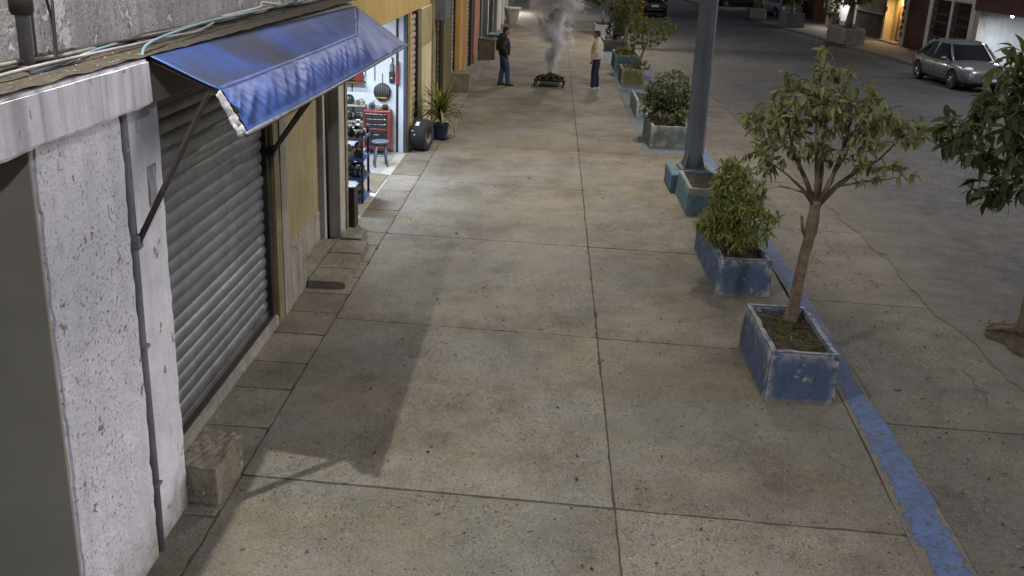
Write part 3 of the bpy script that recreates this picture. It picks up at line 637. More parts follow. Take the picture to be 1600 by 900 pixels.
# machine parts: six kinds, copied onto the shelves
def k_motor():
    e = T('electric_motor', 'x', 'machine part')
    O('body', MB().lathe([(.03, -.075), (.055, -.07), (.06, -.05), (.06, .05), (.055, .07), (.03, .075)], 14, (0, 0, .068), 'x'), M_['mdark'], e, smooth='auto')
    mb = MB()
    for k in range(9):
        a = pi*(k/8)*1.3-.5; mb.box((-.045, .057*cos(a)-.004, .068+.057*sin(a)-.004), (.045, .066*cos(a)+.004, .068+.066*sin(a)+.004))
    O('fins', mb, M_['mdark'], e); O('shaft', MB().tube([(.07, 0, .068), (.12, 0, .068)], .009, 8), M_['chrome'], e, smooth=True)
    O('foot', MB().box((-.05, -.05, 0), (.05, .05, .012)), M_['mgrey'], e); O('terminal_box', MB().box((-.03, -.025, .12), (.03, .025, .155)), M_['myel'], e, bevel=.004); return e
def k_pump():
    e = T('pump', 'x', 'machine part')
    O('housing', MB().lathe([(.07, -.03), (.078, -.02), (.078, .02), (.07, .03)], 16, (0, 0, .078), 'y'), M_['mgrey'], e, smooth='auto')
    O('hub', MB().lathe([(.028, -.055), (.03, -.03)], 12, (0, 0, .078), 'y'), M_['mdark'], e, smooth='auto')
    O('outlet', MB().lathe([(.022, .13), (.022, .18), (.032, .18), (.032, .195)], 10, (.04, 0, 0)), M_['mcream'], e, smooth='auto'); return e
def k_pulley():
    e = T('pulley_wheel', 'x', 'machine part')
    O('rim', MB().lathe([(.05, -.022), (.085, -.022), (.085, -.012), (.07, 0), (.085, .012), (.085, .022), (.05, .022)], 20, (0, 0, .085), 'y', caps=False), M_['mdark'], e, smooth='auto')
    mb = MB()
    for k in range(5): a = 2*pi*k/5; mb.tube([(0, 0, .085), (.055*cos(a), 0, .085+.055*sin(a))], .010, 6)
    O('spokes', mb, M_['mgrey'], e); O('hub', MB().lathe([(.02, -.03), (.02, .03)], 10, (0, 0, .085), 'y'), M_['mgrey'], e); return e
def k_gear():
    e = T('gearbox', 'x', 'machine part')
    O('case', MB().box((-.06, -.045, 0), (.06, .045, .09)), M_['mcream'], e, bevel=.012)
    O('cover', MB().lathe([(.042, -.062), (.045, -.045)], 12, (-.01, 0, .048), 'y'), M_['mgrey'], e, smooth='auto')
    O('shaft', MB().tube([(.06, 0, .06), (.105, 0, .06)], .011, 8), M_['chrome'], e, smooth=True); O('plug', MB().lathe([(.012, .09), (.012, .108)], 8, (.03, 0, 0)), M_['mred'], e); return e
def k_grinder():
    e = T('bench_grinder', 'x', 'machine part')
    O('body', MB().lathe([(.045, -.06), (.05, 0), (.045, .06)], 12, (0, 0, .085), 'x'), M_['mdark'], e, smooth='auto')
    for s in (-1, 1): O('wheel', MB().lathe([(.062, s*.07), (.062, s*.098)], 16, (0, 0, .085), 'x'), M_['mgrey'], e)
    O('pedestal', MB().box((-.045, -.05, 0), (.045, .05, .05)), M_['mdark'], e, bevel=.006); O('switch', MB().box((-.012, -.055, .015), (.012, -.05, .035)), M_['myel'], e); return e
def k_saw():
    e = T('power_saw', 'x', 'machine part')
    O('blade_guard', MB().lathe([(.02, -.014), (.09, -.014), (.095, 0), (.09, .014), (.02, .014)], 20, (0, 0, .095), 'y'), M_['mred'], e, smooth='auto')
    O('motor', MB().lathe([(.032, .014), (.036, .05), (.03, .085)], 12, (.0, 0, .11), 'y'), M_['mdark'], e, smooth='auto')
    O('handle', MB().tube([(-.03, .02, .17), (-.08, .02, .20), (-.12, .02, .16), (-.11, .02, .09)], .014, 8), M_['mdark'], e, smooth=True); return e
KIN = [(k_motor(), 'black ribbed electric motor'), (k_pump(), 'grey round pump'), (k_pulley(), 'dark spoked pulley wheel'), (k_gear(), 'cream gearbox'), (k_grinder(), 'black bench grinder'), (k_saw(), 'red guarded power saw')]
used = set()
ORD = ['first', 'second', 'third', 'fourth', 'fifth', 'sixth', 'seventh', 'eighth', 'ninth', 'tenth', 'eleventh', 'twelfth']
def place(kind, loc, rz, label, group, sc=1.):
    base, txt = KIN[kind]
    o = base if kind not in used else copytree(base); used.add(kind)
    o.location = loc; o.rotation_euler = (0, 0, rz); o.scale = (sc,)*3
    o['label'] = txt+' '+label; o['group'] = group
rr = random.Random(3)
for li, (z, nm) in enumerate(zip(LV, ('bottom', 'lower', 'upper', 'top'))):
    c = 0
    for row, ry in enumerate((-.17, .0, .16)):
        n = (8, 7, 6)[row]
        for i in range(n):
            place(rr.choice((0, 1, 2, 3, 4, 1, 3)), (-3.45+RW-.07-(i+.25*row)*.135, 15.55+ry+rr.uniform(-.02, .02), .012+z-.030), rr.uniform(0, 6.28),
                  'in the %s row of the %s rack shelf, %s from right' % (('front', 'middle', 'rear')[row], nm, ORD[i]), 'machine parts on the blue rack', rr.uniform(.95, 1.35))
# wall shelves
for si, (z, x0, x1, nm, m) in enumerate(((1.38, -4.6, -3.62, 'highest', M_['wood']), (.93, -4.6, -3.60, 'middle', M_['mcream']), (.62, -4.6, -3.62, 'lowest', M_['mcream']))):
    s = T('wall_shelf', '%s of the three shelves on the workshop far wall' % nm, 'shelf', ((x0+x1)/2, 19.48, z), group='workshop wall shelves')
    h = (x1-x0)/2
    O('board', MB().box((-h, -.24, -.012), (h, 0, .012)), m, s, bevel=.003)
    for bxx in (-h*.6, h*.45): O('bracket', MB().box((bxx-.01, -.20, -.03), (bxx+.01, 0, -.013)).box((bxx-.01, -.02, -.20), (bxx+.01, 0, -.03)), M_['darkmetal'], s)
    for i in range(4):
        place((5, 4, 0, 1, 3, 2, 5, 0, 4, 0, 5, 2)[si*4+i], (x1-.12-i*.21, 19.35, z+.013), rr.uniform(-.6, .6), 'on the %s workshop wall shelf, %s from right' % (nm, ORD[i]), 'machine parts on the wall shelves', 1.05+.1*rr.random())
place(1, (-3.46, 19.25, .873), .4, 'standing on top of the red tool chest, at its back corner', 'parts on the tool chest', .9)
place(3, (-3.33, 19.27, .873), 2.2, 'standing in the middle of the red tool chest top', 'parts on the tool chest', .8)
place(0, (-3.2, 19.26, .873), .2, 'standing on the doorway end of the red tool chest top', 'parts on the tool chest', .8)
hc = T('fan_guard', 'round dark grey guard hanging on the workshop wall above the tool chest', 'guard', (-3.29, 19.44, 1.20))
O('drum', MB().lathe([(.13, -.06), (.165, -.05), (.17, -.02), (.17, .02), (.15, .035)], 24, (0, 0, 0), 'y'), M_['mdark'], hc, smooth='auto')
mb = MB()
for i in range(9): xx = -.13+i*.0325; hh = sqrt(.16**2-xx*xx); mb.tube([(xx, -.065, -hh), (xx, -.072, 0), (xx, -.065, hh)], .007, 6)
O('ribs', mb, M_['mgrey'], hc, smooth=True); O('brand_strip', MB().box((-.1, -.085, -.12), (.1, -.072, -.095)), M_['myel'], hc); O('hook', MB().tube([(0, .02, .17), (0, .03, .36)], .006, 6), M_['darkmetal'], hc)
ch = T('hanging_tool', 'long black tool hanging on the workshop wall beside the door frame', 'tool', (-3.10, 19.44, 1.38))
O('blade', MB().box((-.05, -.03, 0), (.05, .02, .22)), M_['mdark'], ch, bevel=.015); O('body', MB().box((-.035, -.04, .22), (.035, .02, .36)), M_['mgrey'], ch, bevel=.012)
O('handle', MB().tube([(0, -.01, .36), (.02, -.01, .44), (0, -.01, .50)], .012, 8), M_['mdark'], ch, smooth=True); O('badge', MB().lathe([(.022, -.036), (.022, -.03)], 10, (0, 0, .10), 'y'), M_['mcream'], ch)
hs = T('hanging_tool', 'slim dark red tool hanging closest to the workshop door frame', 'tool', (-2.985, 19.40, 1.36))
O('blade', MB().box((-.028, -.012, 0), (.028, .012, .36)), M_['mred'], hs, bevel=.006); O('grip', MB().box((-.02, -.016, .36), (.02, .016, .46)), M_['mdark'], hs, bevel=.006)
for xx, zz in ((-3.62, 1.62), (-3.44, 1.55)):
    h = T('wall_rod', 'thin dark rod hooked on the workshop wall, %s the round guard' % ('left of' if xx < -3.5 else 'directly above'), 'rod', (xx, 19.465, zz))
    O('rod', MB().tube([(0, 0, -.14), (0, 0, .16)], .008, 6), M_['darkmetal'], h); O('hook', MB().ball((0, -.01, .17), .016), M_['darkmetal'], h)
# tyre and potted plant
ty = T('racing_tyre', 'wide worn black slick tyre leaning by the workshop post', 'tyre', (-2.55, 19.82, 0), radians(-14))
O('tread', MB().lathe([(.17, -.155), (.25, -.165), (.305, -.14), (.318, -.09), (.32, 0), (.318, .09), (.305, .14), (.25, .165), (.17, .155)], 40, (0, 0, .32), 'x', caps=False), M_['black'], ty, smooth='auto')
rim = O('rim', MB().lathe([(.17, -.15), (.155, -.12), (.15, 0), (.155, .12), (.17, .15)], 32, (0, 0, .32), 'x', caps=False), M_['mgrey'], ty, smooth='auto')
O('rim_disc', MB().lathe([(.03, .03), (.15, .05), (.15, .055), (.03, .04)], 28, (0, 0, .32), 'x'), M_['mcream'], rim, smooth='auto')
O('sticker', MB().grid(lambda u, v: (-.05+.075*u, -.3215*sin(.5+.32*v), .32+.3215*cos(.5+.32*v)), 3, 6), M_['smooth'], ty, smooth=True)
for j in range(2): O('chalk_mark', MB().grid(lambda u, v: (-.10+.05*j+.03*u, -.3215*sin(1.15+.25*j+.06*v), .32+.3215*cos(1.15+.25*j+.06*v)), 2, 3), M_['smooth'], ty, smooth=True)
pt = T('plant_pot', 'dark navy pot by the beige shutter holding a strap leaved plant', 'pot', (-2.32, 21.15, 0))
O('pot_body', MB().lathe([(.12, .02), (.14, .03), (.185, .30), (.195, .31), (.195, .335), (.175, .335), (.165, .27), (.01, .27)], 24), M_['pot'], pt, smooth='auto')
O('saucer', MB().lathe([(.16, 0), (.20, .025), (.19, .025), (.14, .014)], 24), M_['pot'], pt, smooth='auto'); O('soil', MB().lathe([(.01, .283), (.166, .28)], 18), M_['soil'], pt)
dp = T('strap_leaved_plant', 'spiky strap leaved plant in the navy pot by the tyre', 'plant', (-2.32, 21.15, .28))
SL1 = leafmat('strap_leaf', '3d4a26', '5b6332', '8a7f45', .4); SL2 = leafmat('strap_leaf_pale', '7d7f3e', '8f8f52', 'a39a5a', .45)
rr = random.Random(11)
O('stem', MB().tube([(0, 0, 0), (.01, 0, .18), (0, .01, .36)], [.03, .025, .02], 8), M_['twig'], dp, smooth=True)
for i in range(125):
    a = rr.uniform(0, 2*pi); el = rr.uniform(.15, 1.35); L = rr.uniform(.5, .9); w0 = rr.uniform(.014, .024); dr_ = rr.uniform(.5, 1.5)*(1.25-el*.6)
    if i < 9: el = rr.uniform(1.15, 1.45); dr_ = .15; L = rr.uniform(.65, .85)
    p = Vector((0, 0, rr.uniform(.12, .36))); vs = []; e = el
    for s in range(7):
        t = s/6; wd = w0*(1-.15*t)*(1 if s < 6 else .05)*(.6+.4*min(1, t*4)); d = Vector((cos(a)*cos(e), sin(a)*cos(e), sin(e))); nr = Vector((-sin(a), cos(a), 0))
        up = d.cross(nr)*-.3*wd
        vs += [p-nr*wd+up, p, p+nr*wd+up]; p = p+d*L/6; e -= dr_*L/6*2.2
    O('leaf', MB().add(vs, [(3*s+k, 3*s+k+1, 3*s+k+4, 3*s+k+3) for s in range(6) for k in range(2)]), SL2 if i < 9 or rr.random() < .15 else SL1, dp, smooth=True, fix=False)

# ------------------------------------------------------------------ farther frontages on the left
ob = T('orange_building', 'narrow frontage with an orange pillar between two shutters', 'building', (-3.2, 31, 0))
shutter(ob, -2.86, 27.85, 28.85, .05, 2.9, M_['steelb'])
P(ob, 'pillar', (-3.4, 28.9, -.02), (-2.64, 31.2, 4.2), M_['orange'], .012, label='plain orange pillar')
shutter(ob, -2.86, 31.3, 34.2, .05, 2.9, M_['steelr'])
P(ob, 'jamb', (-3.4, 34.25, -.02), (-2.76, 35.0, 4.2), M_['brown'], .01)
P(ob, 'upper_wall', (-3.4, 27.8, 3.0), (-2.9, 34.3, 6.5), M_['cream'], .01)
P(ob, 'low_step', (-2.9, 31.4, -.01), (-2.45, 34.8, .07), M_['stone'], .01)
pk = T('pink_building', 'narrow dull pink plastered frontage', 'building', (-3.2, 36.2, 0))
P(pk, 'wall', (-3.4, 35.0, -.02), (-2.72, 37.4, 6), M_['pink'], .012); P(pk, 'skirting', (-2.8, 35.02, 0), (-2.70, 37.38, .35), M_['ochre'], .01)
gb = T('grey_building', 'dark blue grey frontage with tall columns', 'building', (-3.2, 43, 0))
P(gb, 'wall', (-3.6, 37.4, -.02), (-3.0, 49, 6), M_['bluegrey'], .012)
for yv, m in ((37.6, M_['greyw']), (41.2, M_['plaster_l']), (44.6, M_['greyw']), (47.6, M_['greyw'])): P(gb, 'column', (-3.1, yv, -.02), (-2.66, yv+.5, 6), m, .02)
P(gb, 'door', (-3.02, 38.4, 0), (-2.96, 40.9, 2.8), M_['darkmetal'], .01)
fb = T('pale_building', 'pale grey frontage at the far end of the pavement', 'building', (-3.2, 64, 0))
P(fb, 'wall', (-3.6, 49, -.02), (-3.0, 61, 6), M_['plaster_l'], .012); P(fb, 'wall', (-3.6, 66, -.02), (-3.0, 120, 6), M_['greyw'], .012)
P(fb, 'beam', (-3.6, 61, 2.7), (-3.0, 66, 6), M_['plaster_l'], .012)
for yv in (50.5, 54, 57.5): P(fb, 'column', (-3.1, yv, -.02), (-2.66, yv+.6, 6), M_['white'], .02)
P(fb, 'shop_room', (-7, 61, -.02), (-6.8, 66, 3), M_['white'], 0); P(fb, 'shop_floor', (-6.8, 61, -.03), (-3.0, 66, .01), M_['shopfloor'], 0)
dl = T('shop_lamp', 'lit lamp inside the open shop at the far end', 'lamp', (-3.4, 63.5, 2.65)); O('housing', MB().lathe([(.2, 0), (.24, -.08), (.22, -.1)], 16), M_['white'], dl); O('bulb', MB().lathe([(.18, -.1), (.12, -.13), (.01, -.14)], 16), emit('warm_white_glow', (1, .95, .85), 6), dl)
area('shop_light', (.1, 0, -.18), .4, 260, (1, .95, .86), dl, rot=(0, radians(-25), 0))
def plinth(name, label, a, b, mat, cat, seed): return O(name, rough_box(a, b, .12, .012, seed), mat, label=label, cat=cat)
plinth('concrete_plinth', 'square grey brown concrete plinth in front of the orange pillar', (-2.90, 28.3, 0), (-2.30, 29.3, .52), M_['stone'], 'plinth', 31)
plinth('concrete_plinth', 'dark plinth with a pale top behind the man in black', (-2.62, 40.6, 0), (-1.95, 42.0, .58), M_['bluegrey'], 'plinth', 32)
sp = T('stone_pot', 'squat grey stone pot by the pink frontage', 'pot', (-2.40, 37.3, 0))
O('pot_body', q4([(-.30, -.3), (.30, -.3), (.30, .3), (-.30, .3)], 0, .72, 33, .02), M_['stone'], sp, bevel=.05); O('rim', MB().lathe([(.31, .68), (.36, .70), (.36, .76), (.27, .76), (.25, .68)], 20), M_['stone'], sp, smooth='auto')
pw = T('pale_pot', 'pale planter pot standing far down the pavement by white columns', 'pot', (-2.25, 55, 0)); O('pot_body', MB().lathe([(.25, 0), (.42, .7), (.45, .72), (.45, .8), (.38, .8)], 16), M_['plaster_l'], pw, smooth='auto'); O('rim', MB().lathe([(.44, .78), (.48, .80), (.48, .86), (.4, .86)], 16), M_['white'], pw, smooth='auto')

# ------------------------------------------------------------------ planters
def planter(label, x0, x1, y0, y1, z, front, seed, wall=.07, fill=.07, taper=.02, group='blue planters along the kerb', base=0., name='planter_box'):
    e = T(name, label, 'planter', ((x0+x1)/2, (y0+y1)/2, base), group=group)
    a, b = (x1-x0)/2, (y1-y0)/2
    bm = bmesh.new(); n = 10
    def ring(hx, hy, zz): return [(-hx, -hy, zz), (hx, -hy, zz), (hx, hy, zz), (-hx, hy, zz)]
    vs = ring(a, b, 0)+ring(a-taper, b-taper, z)+ring(a-taper-wall, b-taper-wall, z)+ring(a-taper-wall, b-taper-wall, z-fill-.05)
    fs = [(k*4+i, k*4+(i+1) % 4, k*4+4+(i+1) % 4, k*4+4+i) for k in range(3) for i in range(4)]+[(12, 13, 14, 15)]
    for v in vs: bm.verts.new(v)
    bm.verts.ensure_lookup_table()
    for f in fs: bm.faces.new([bm.verts[i] for i in f])
    bmesh.ops.recalc_face_normals(bm, faces=bm.faces)
    ed = [e_ for e_ in bm.edges if not e_.is_boundary and e_.calc_face_angle(0) > .5]
    bmesh.ops.bevel(bm, geom=ed, offset=.012, segments=2, affect='EDGES')
    for ax, L in ((0, a), (1, b), (2, z)):
        lo = -L if ax < 2 else 0; m = int((L-lo)/.075)
        for i in range(1, m):
            co = [0, 0, 0]; co[ax] = lo+(L-lo)*i/m; no = [0, 0, 0]; no[ax] = 1
            bmesh.ops.bisect_plane(bm, geom=bm.verts[:]+bm.edges[:]+bm.faces[:], plane_co=co, plane_no=no)
    for v in bm.verts:
        p = v.co*7+Vector((seed*5.3, seed, 0)); v.co += Vector((mn.noise(p), mn.noise(p+Vector((31, 0, 0))), mn.noise(p+Vector((0, 47, 0)))))*.010*(1+.8*mn.noise(p*3))
    me = bpy.data.meshes.new('box'); bm.to_mesh(me); bm.free(); me.materials.append(front)
    o = O('box', me, None, e)
    ia, ib = a-taper-wall+.01, b-taper-wall+.01
    O('soil', MB().grid(lambda u, v: (-ia+2*ia*u, -ib+2*ib*v, z-fill+.03*mn.noise(Vector((u*5+seed, v*9, 0)))+.012*mn.noise(Vector((u*19, v*31, seed)))), 14, 26), M_['soil'], e, smooth=True)
    return e
planter('chipped blue planter nearest the camera, holding the tall slim tree', 2.19, 2.88, 8.66, 10.05, .51, PL['b'], 1)
planter('long blue planter with the dense light green shrub', 2.19, 2.88, 11.72, 13.75, .47, PL['b'], 2)
planter('small teal planter without plants in front of the lamp pole', 2.30, 2.98, 15.62, 17.05, .44, PL['t'], 3, fill=.04)
plinth('lamp_plinth', 'blue painted concrete plinth under the lamp pole', (2.22, 17.15, 0), (3.08, 18.25, .33), pm('plinth_blue', '4e6470', '4f6076', 3, .8, dark=.3, chip=(4.5, .62, '7b776e'), bump=(40, .5)), 'plinth', 41)
planter('grey faced planter with the round dark bush beyond the lamp pole', 2.19, 3.05, 21.1, 22.9, .50, PL['tg'], 5)
planter('pale blue planter half hidden left of the round bush', 2.2, 2.9, 25.2, 27.3, .42, PL['w'], 6)
planter('olive yellow planter below the airy slender tree', 2.2, 2.95, 31.55, 32.9, .50, PL['y'], 7)
planter('teal blue planter behind the olive yellow one', 2.2, 3.1, 35.3, 37.3, .55, PL['t'], 8)
planter('brownish grey planter beside the man in beige', 2.1, 3.05, 42.0, 43.8, .48, PL['g'], 9)
planter('pale grey planter farthest down the pavement', 2.0, 2.95, 49.2, 51.5, .55, PL['w'], 10)

# ------------------------------------------------------------------ street lamp
def street_lamp(label, x, y, lean, H, arm, power, col, group='street lamps', base=0.):
    e = T('street_lamp', label, 'street lamp', (x, y, base), group=group); r0, r1 = .178, .13
    O('pole', MB().tube([(0, 0, 0), (lean*.25, 0, H*.25), (lean*.5, 0, H*.5), (lean, 0, H)], [r0, r0*.93, r0*.85, r1], 8), M_['pole'], e)
    O('seam_band', MB().lathe([(r0*.985, 1.66), (r0*.985, 1.70)], 8, (lean*.18, 0, 0)), M_['pole'], e)
    bp = O('base_plate', MB().box((-.27, -.26, 0), (.27, .26, .04)), M_['pole'], e, bevel=.01)
    for k in range(4):
        a = k*pi/2+pi/4; c, s = cos(a), sin(a); n = Vector((-s, c, 0))*.008; q = []
        for sg in (-1, 1):
            for rr_, z in ((.15, .05), (.27, .04), (.15, .36)): q.append(Vector((c*rr_, s*rr_, z))+n*sg)
        O('gusset', MB().add(q, [(0, 1, 2), (5, 4, 3), (0, 3, 4, 1), (1, 4, 5, 2), (2, 5, 3, 0)]), M_['pole'], bp)
    ax = arm/abs(arm)
    O('arm', MB().tube([(lean, 0, H-.2), (lean+ax*.15, 0, H+.25), (lean+ax*.6, 0, H+.42), (lean+arm, 0, H+.5)], [.06, .055, .05, .045], 8), M_['pole'], e, smooth=True)
    hx = lean+arm
    O('lamp_head', MB().lathe([(.02, .62), (.12, .61), (.22, .52), (.24, .44), (.20, .42)], 18, (hx, 0, H)), M_['mgrey'], e, smooth='auto')
    O('lens', MB().lathe([(.19, .43), (.12, .39), (.01, .375)], 18, (hx, 0, H)), emit('street_glow', col, 8), e, smooth=True)
    area('lamp_light', (hx, 0, H+.34), .55, power, col, e)
    return e
WARM = (1.0, .88, .72); COOL = (.93, .95, 1.0)
street_lamp('grey blue octagonal street lamp pole rising between the planters', 2.66, 17.75, .09, 9.0, 1.6, 540, WARM, base=.33).rotation_euler = (0, 0, radians(92))
street_lamp('street lamp pole behind the camera near the kerb', 2.9, -7.0, .02, 9.0, 1.3, 760, COOL)
street_lamp('distant street lamp pole half hidden by the planter trees', 3.1, 44.5, .05, 9.0, -.6, 680, WARM)
street_lamp('street lamp on the far side of the road past the parked sedan', 16.2, 30, 0, 8.5, -1.6, 380, COOL)
wl = T('wall_lamp', 'lit wall lamp high on the upper white wall above the frame', 'lamp', (-2.86, 4.75, 6.75))
O('bracket', MB().box((-.02, -.05, -.06), (.12, .05, .06)), M_['darkmetal'], wl, bevel=.01); O('shade', MB().lathe([(.05, .10), (.11, .04), (.12, -.02)], 16, (.20, 0, 0)), M_['mgrey'], wl, smooth='auto')
O('bulb', MB().ball((.20, 0, -.015), .06, 12, 8), emit('wall_lamp_glow', (1, .93, .82), 8), wl, smooth=True)
area('wall_light', (.20, 0, -.09), .07, 235, (1.0, .94, .83), wl, rot=(0, radians(-14), 0))

# ------------------------------------------------------------------ trees
def leaf_rows(L, wd, droop, fold=.25, rows=(0, .22, .5, .8, 1), wds=(.08, .8, 1, .66, .04)):
    vs = []
    for t, q in zip(rows, wds):
        z = -droop*L*t*t; h = wd*q/2
        vs += [(L*t, -h, z+h*fold), (L*t, 0, z), (L*t, h, z+h*fold)]
    n = len(rows)
    return vs, [(3*s+k, 3*s+3+k, 3*s+4+k, 3*s+1+k) for s in range(n-1) for k in range(2)]
def frame_mat(p, d, roll):
    d = d.normalized(); up = Vector((0, 0, 1)); s = up.cross(d)
    s = s.normalized() if s.length > 1e-3 else Vector((0, 1, 0)); u = d.cross(s)
    s2 = s*cos(roll)+u*sin(roll); u2 = d.cross(s2)
    m = Matrix((d, s2, u2)).transposed().to_4x4(); m.translation = p; return m
def tree(name, label, cat, base, trunk, radii, lobes, leafL, leafW, lm, per=7, twig=.004, limb=.35, solo=0, seed=1, group=None, spread=1.0, droop=.35, dropdir=-.25, bark='bark', nb=6, shell=.55, limbs=()):
    r = random.Random(seed); e = T(name, label, cat, base, group=group); B = Vector(base)
    tb = MB(); n_ = max(1, int(18/len(trunk))) if radii[0] > .06 and B.y < 15 else 1
    tp_ = [Vector(trunk[i]).lerp(Vector(trunk[i+1]), k/n_) for i in range(len(trunk)-1) for k in range(n_)]+[Vector(trunk[-1])]
    tr_ = [radii[i]+(radii[i+1]-radii[i])*k/n_ for i in range(len(trunk)-1) for k in range(n_)]+[radii[-1]]
    tb.tube(tp_, tr_, 16 if n_ > 1 else 10)
    nodes = []                                   # (point, radius)
    for i in range(len(trunk)-1):
        for k in range(5):
            t = k/5; nodes.append((Vector(trunk[i]).lerp(Vector(trunk[i+1]), t), radii[i]*(1-t)+radii[i+1]*t))
    lnodes = []
    for pts, ra, rb in limbs:
        m_ = len(pts); tb.tube(pts, [ra+(rb-ra)*i/(m_-1) for i in range(m_)], 8)
        for i in range(m_-1):
            for k in range(4): lnodes.append((Vector(pts[i]).lerp(Vector(pts[i+1]), (k+1)/4), ra+(rb-ra)*(i+(k+1)/4)/(m_-1)))
    z_min = Vector(trunk[-1]).z if limb is None else Vector(trunk[0]).z+(Vector(trunk[-1]).z-Vector(trunk[0]).z)*limb
    nodes = [n for n in nodes if n[0].z >= z_min]+[(Vector(trunk[-1]), radii[-1])]+lnodes
    top_ = Vector(trunk[-1]); tg = []
    for (cx, cy, cz, rx, ry, rz, n) in lobes:
        for _ in range(n):
            while True:
                v = Vector((r.uniform(-1, 1), r.uniform(-1, 1), r.uniform(-1, 1)))
                if v.length <= 1 and r.random() < shell+(1-shell)*v.length: break
            tg.append(Vector((cx+v.x*rx, cy+v.y*ry, cz+v.z*rz)))
    tg.sort(key=lambda v: (v-top_).length)
    bb = MB(); leaves = []
    for t_ in tg:
        best = min(nodes, key=lambda n: (n[0]-t_).length+.9*max(0, n[0].z-t_.z)+(.12 if n[1] > radii[-1]*1.05 else 0))
        p0, r0 = best; d = t_-p0; L = d.length
        if L < .02: continue
        mid = p0+d*.5+Vector((r.gauss(0, .06), r.gauss(0, .06), .10*L+r.gauss(0, .04)))*min(1, L*2)
        q1 = p0.lerp(mid, .5)+Vector((0, 0, .02*L)); q2 = mid.lerp(t_, .5)
        ra = max(min(r0*.72, .006+L*.016), twig); rb = twig*.8
        bb.tube([p0, q1, mid, q2, t_], [ra, ra*.9+rb*.1, (ra+rb)/2, rb*1.3, rb], nb, cap=False)
        nodes += [(q1, ra*.9), (mid, (ra+rb)/2), (q2, rb*1.4), (t_, rb)]
        dd = (t_-mid).normalized()
        for k in range(per):
            a = 2*pi*k/per+r.uniform(-.4, .4); s = dd.orthogonal().normalized(); s = Matrix.Rotation(a, 3, dd) @ s
            ld = (dd*r.uniform(.15, .9)+s*spread+Vector((0, 0, dropdir+r.gauss(0, .25)))).normalized()
            sc = r.choice((r.uniform(.35, .7), r.uniform(.6, 1.05), r.uniform(.8, 1.2))); leaves.append((frame_mat(t_-dd*r.uniform(0, .05 if leafL > .1 else .03), ld, r.gauss(0, .5)), sc))
    if radii[0] > .06 and B.y < 15:
        tb.v = [tuple(Vector(v)+Vector((mn.noise(Vector(v)*14), mn.noise(Vector(v)*14+Vector((9, 0, 0))), 0))*.011+Vector((mn.noise(Vector((v[0]*45, v[1]*45, v[2]*9))), mn.noise(Vector((v[0]*45, v[1]*45+7, v[2]*9))), 0))*.005) for v in tb.v]
    O('trunk', tb, M_[bark], e, smooth=True)
    O('branches', bb, M_['twig'], e, smooth=True, kind='stuff')
    leaves.sort(key=lambda q: (B+q[0].translation-CAM).length)
    variants = [leaf_rows(leafL, leafW, droop*f, fo) for f, fo in ((.6, .2), (1., .35), (1.5, .15))]
    if solo:
        ms = []
        for vs, fs in variants: ms.append(MB().add(vs, fs).mesh('leaf', lm, True, False))
        for i, (m, sc) in enumerate(leaves[:solo]):
            o = O('leaf', ms[i % 3], None, e); o.matrix_local = m @ Matrix.Scale(sc, 4)
    mb = MB()
    for i, (m, sc) in enumerate(leaves[solo:]):
        vs, fs = variants[i % 3]; mb.xf = m @ Matrix.Scale(sc, 4); mb.add(vs, fs)
    mb.xf = None
    O('crown', mb, lm, e, smooth=True, fix=False, kind='stuff' if len(leaves)-solo > 300 else None)
    return e
L1 = leafmat('leaf_olive', '60614a', '93936a', '9f9668'); L2 = leafmat('leaf_dark', '444a38', '62684c', '6e6b4c'); L3 = leafmat('leaf_fresh', '61683f', '989b5e', 'a49d66')
L4 = leafmat('leaf_deep', '38422c', '55603c', '64643e', .5); L5 = leafmat('leaf_far_yellow', '4c5424', '78772f', '8f8238')
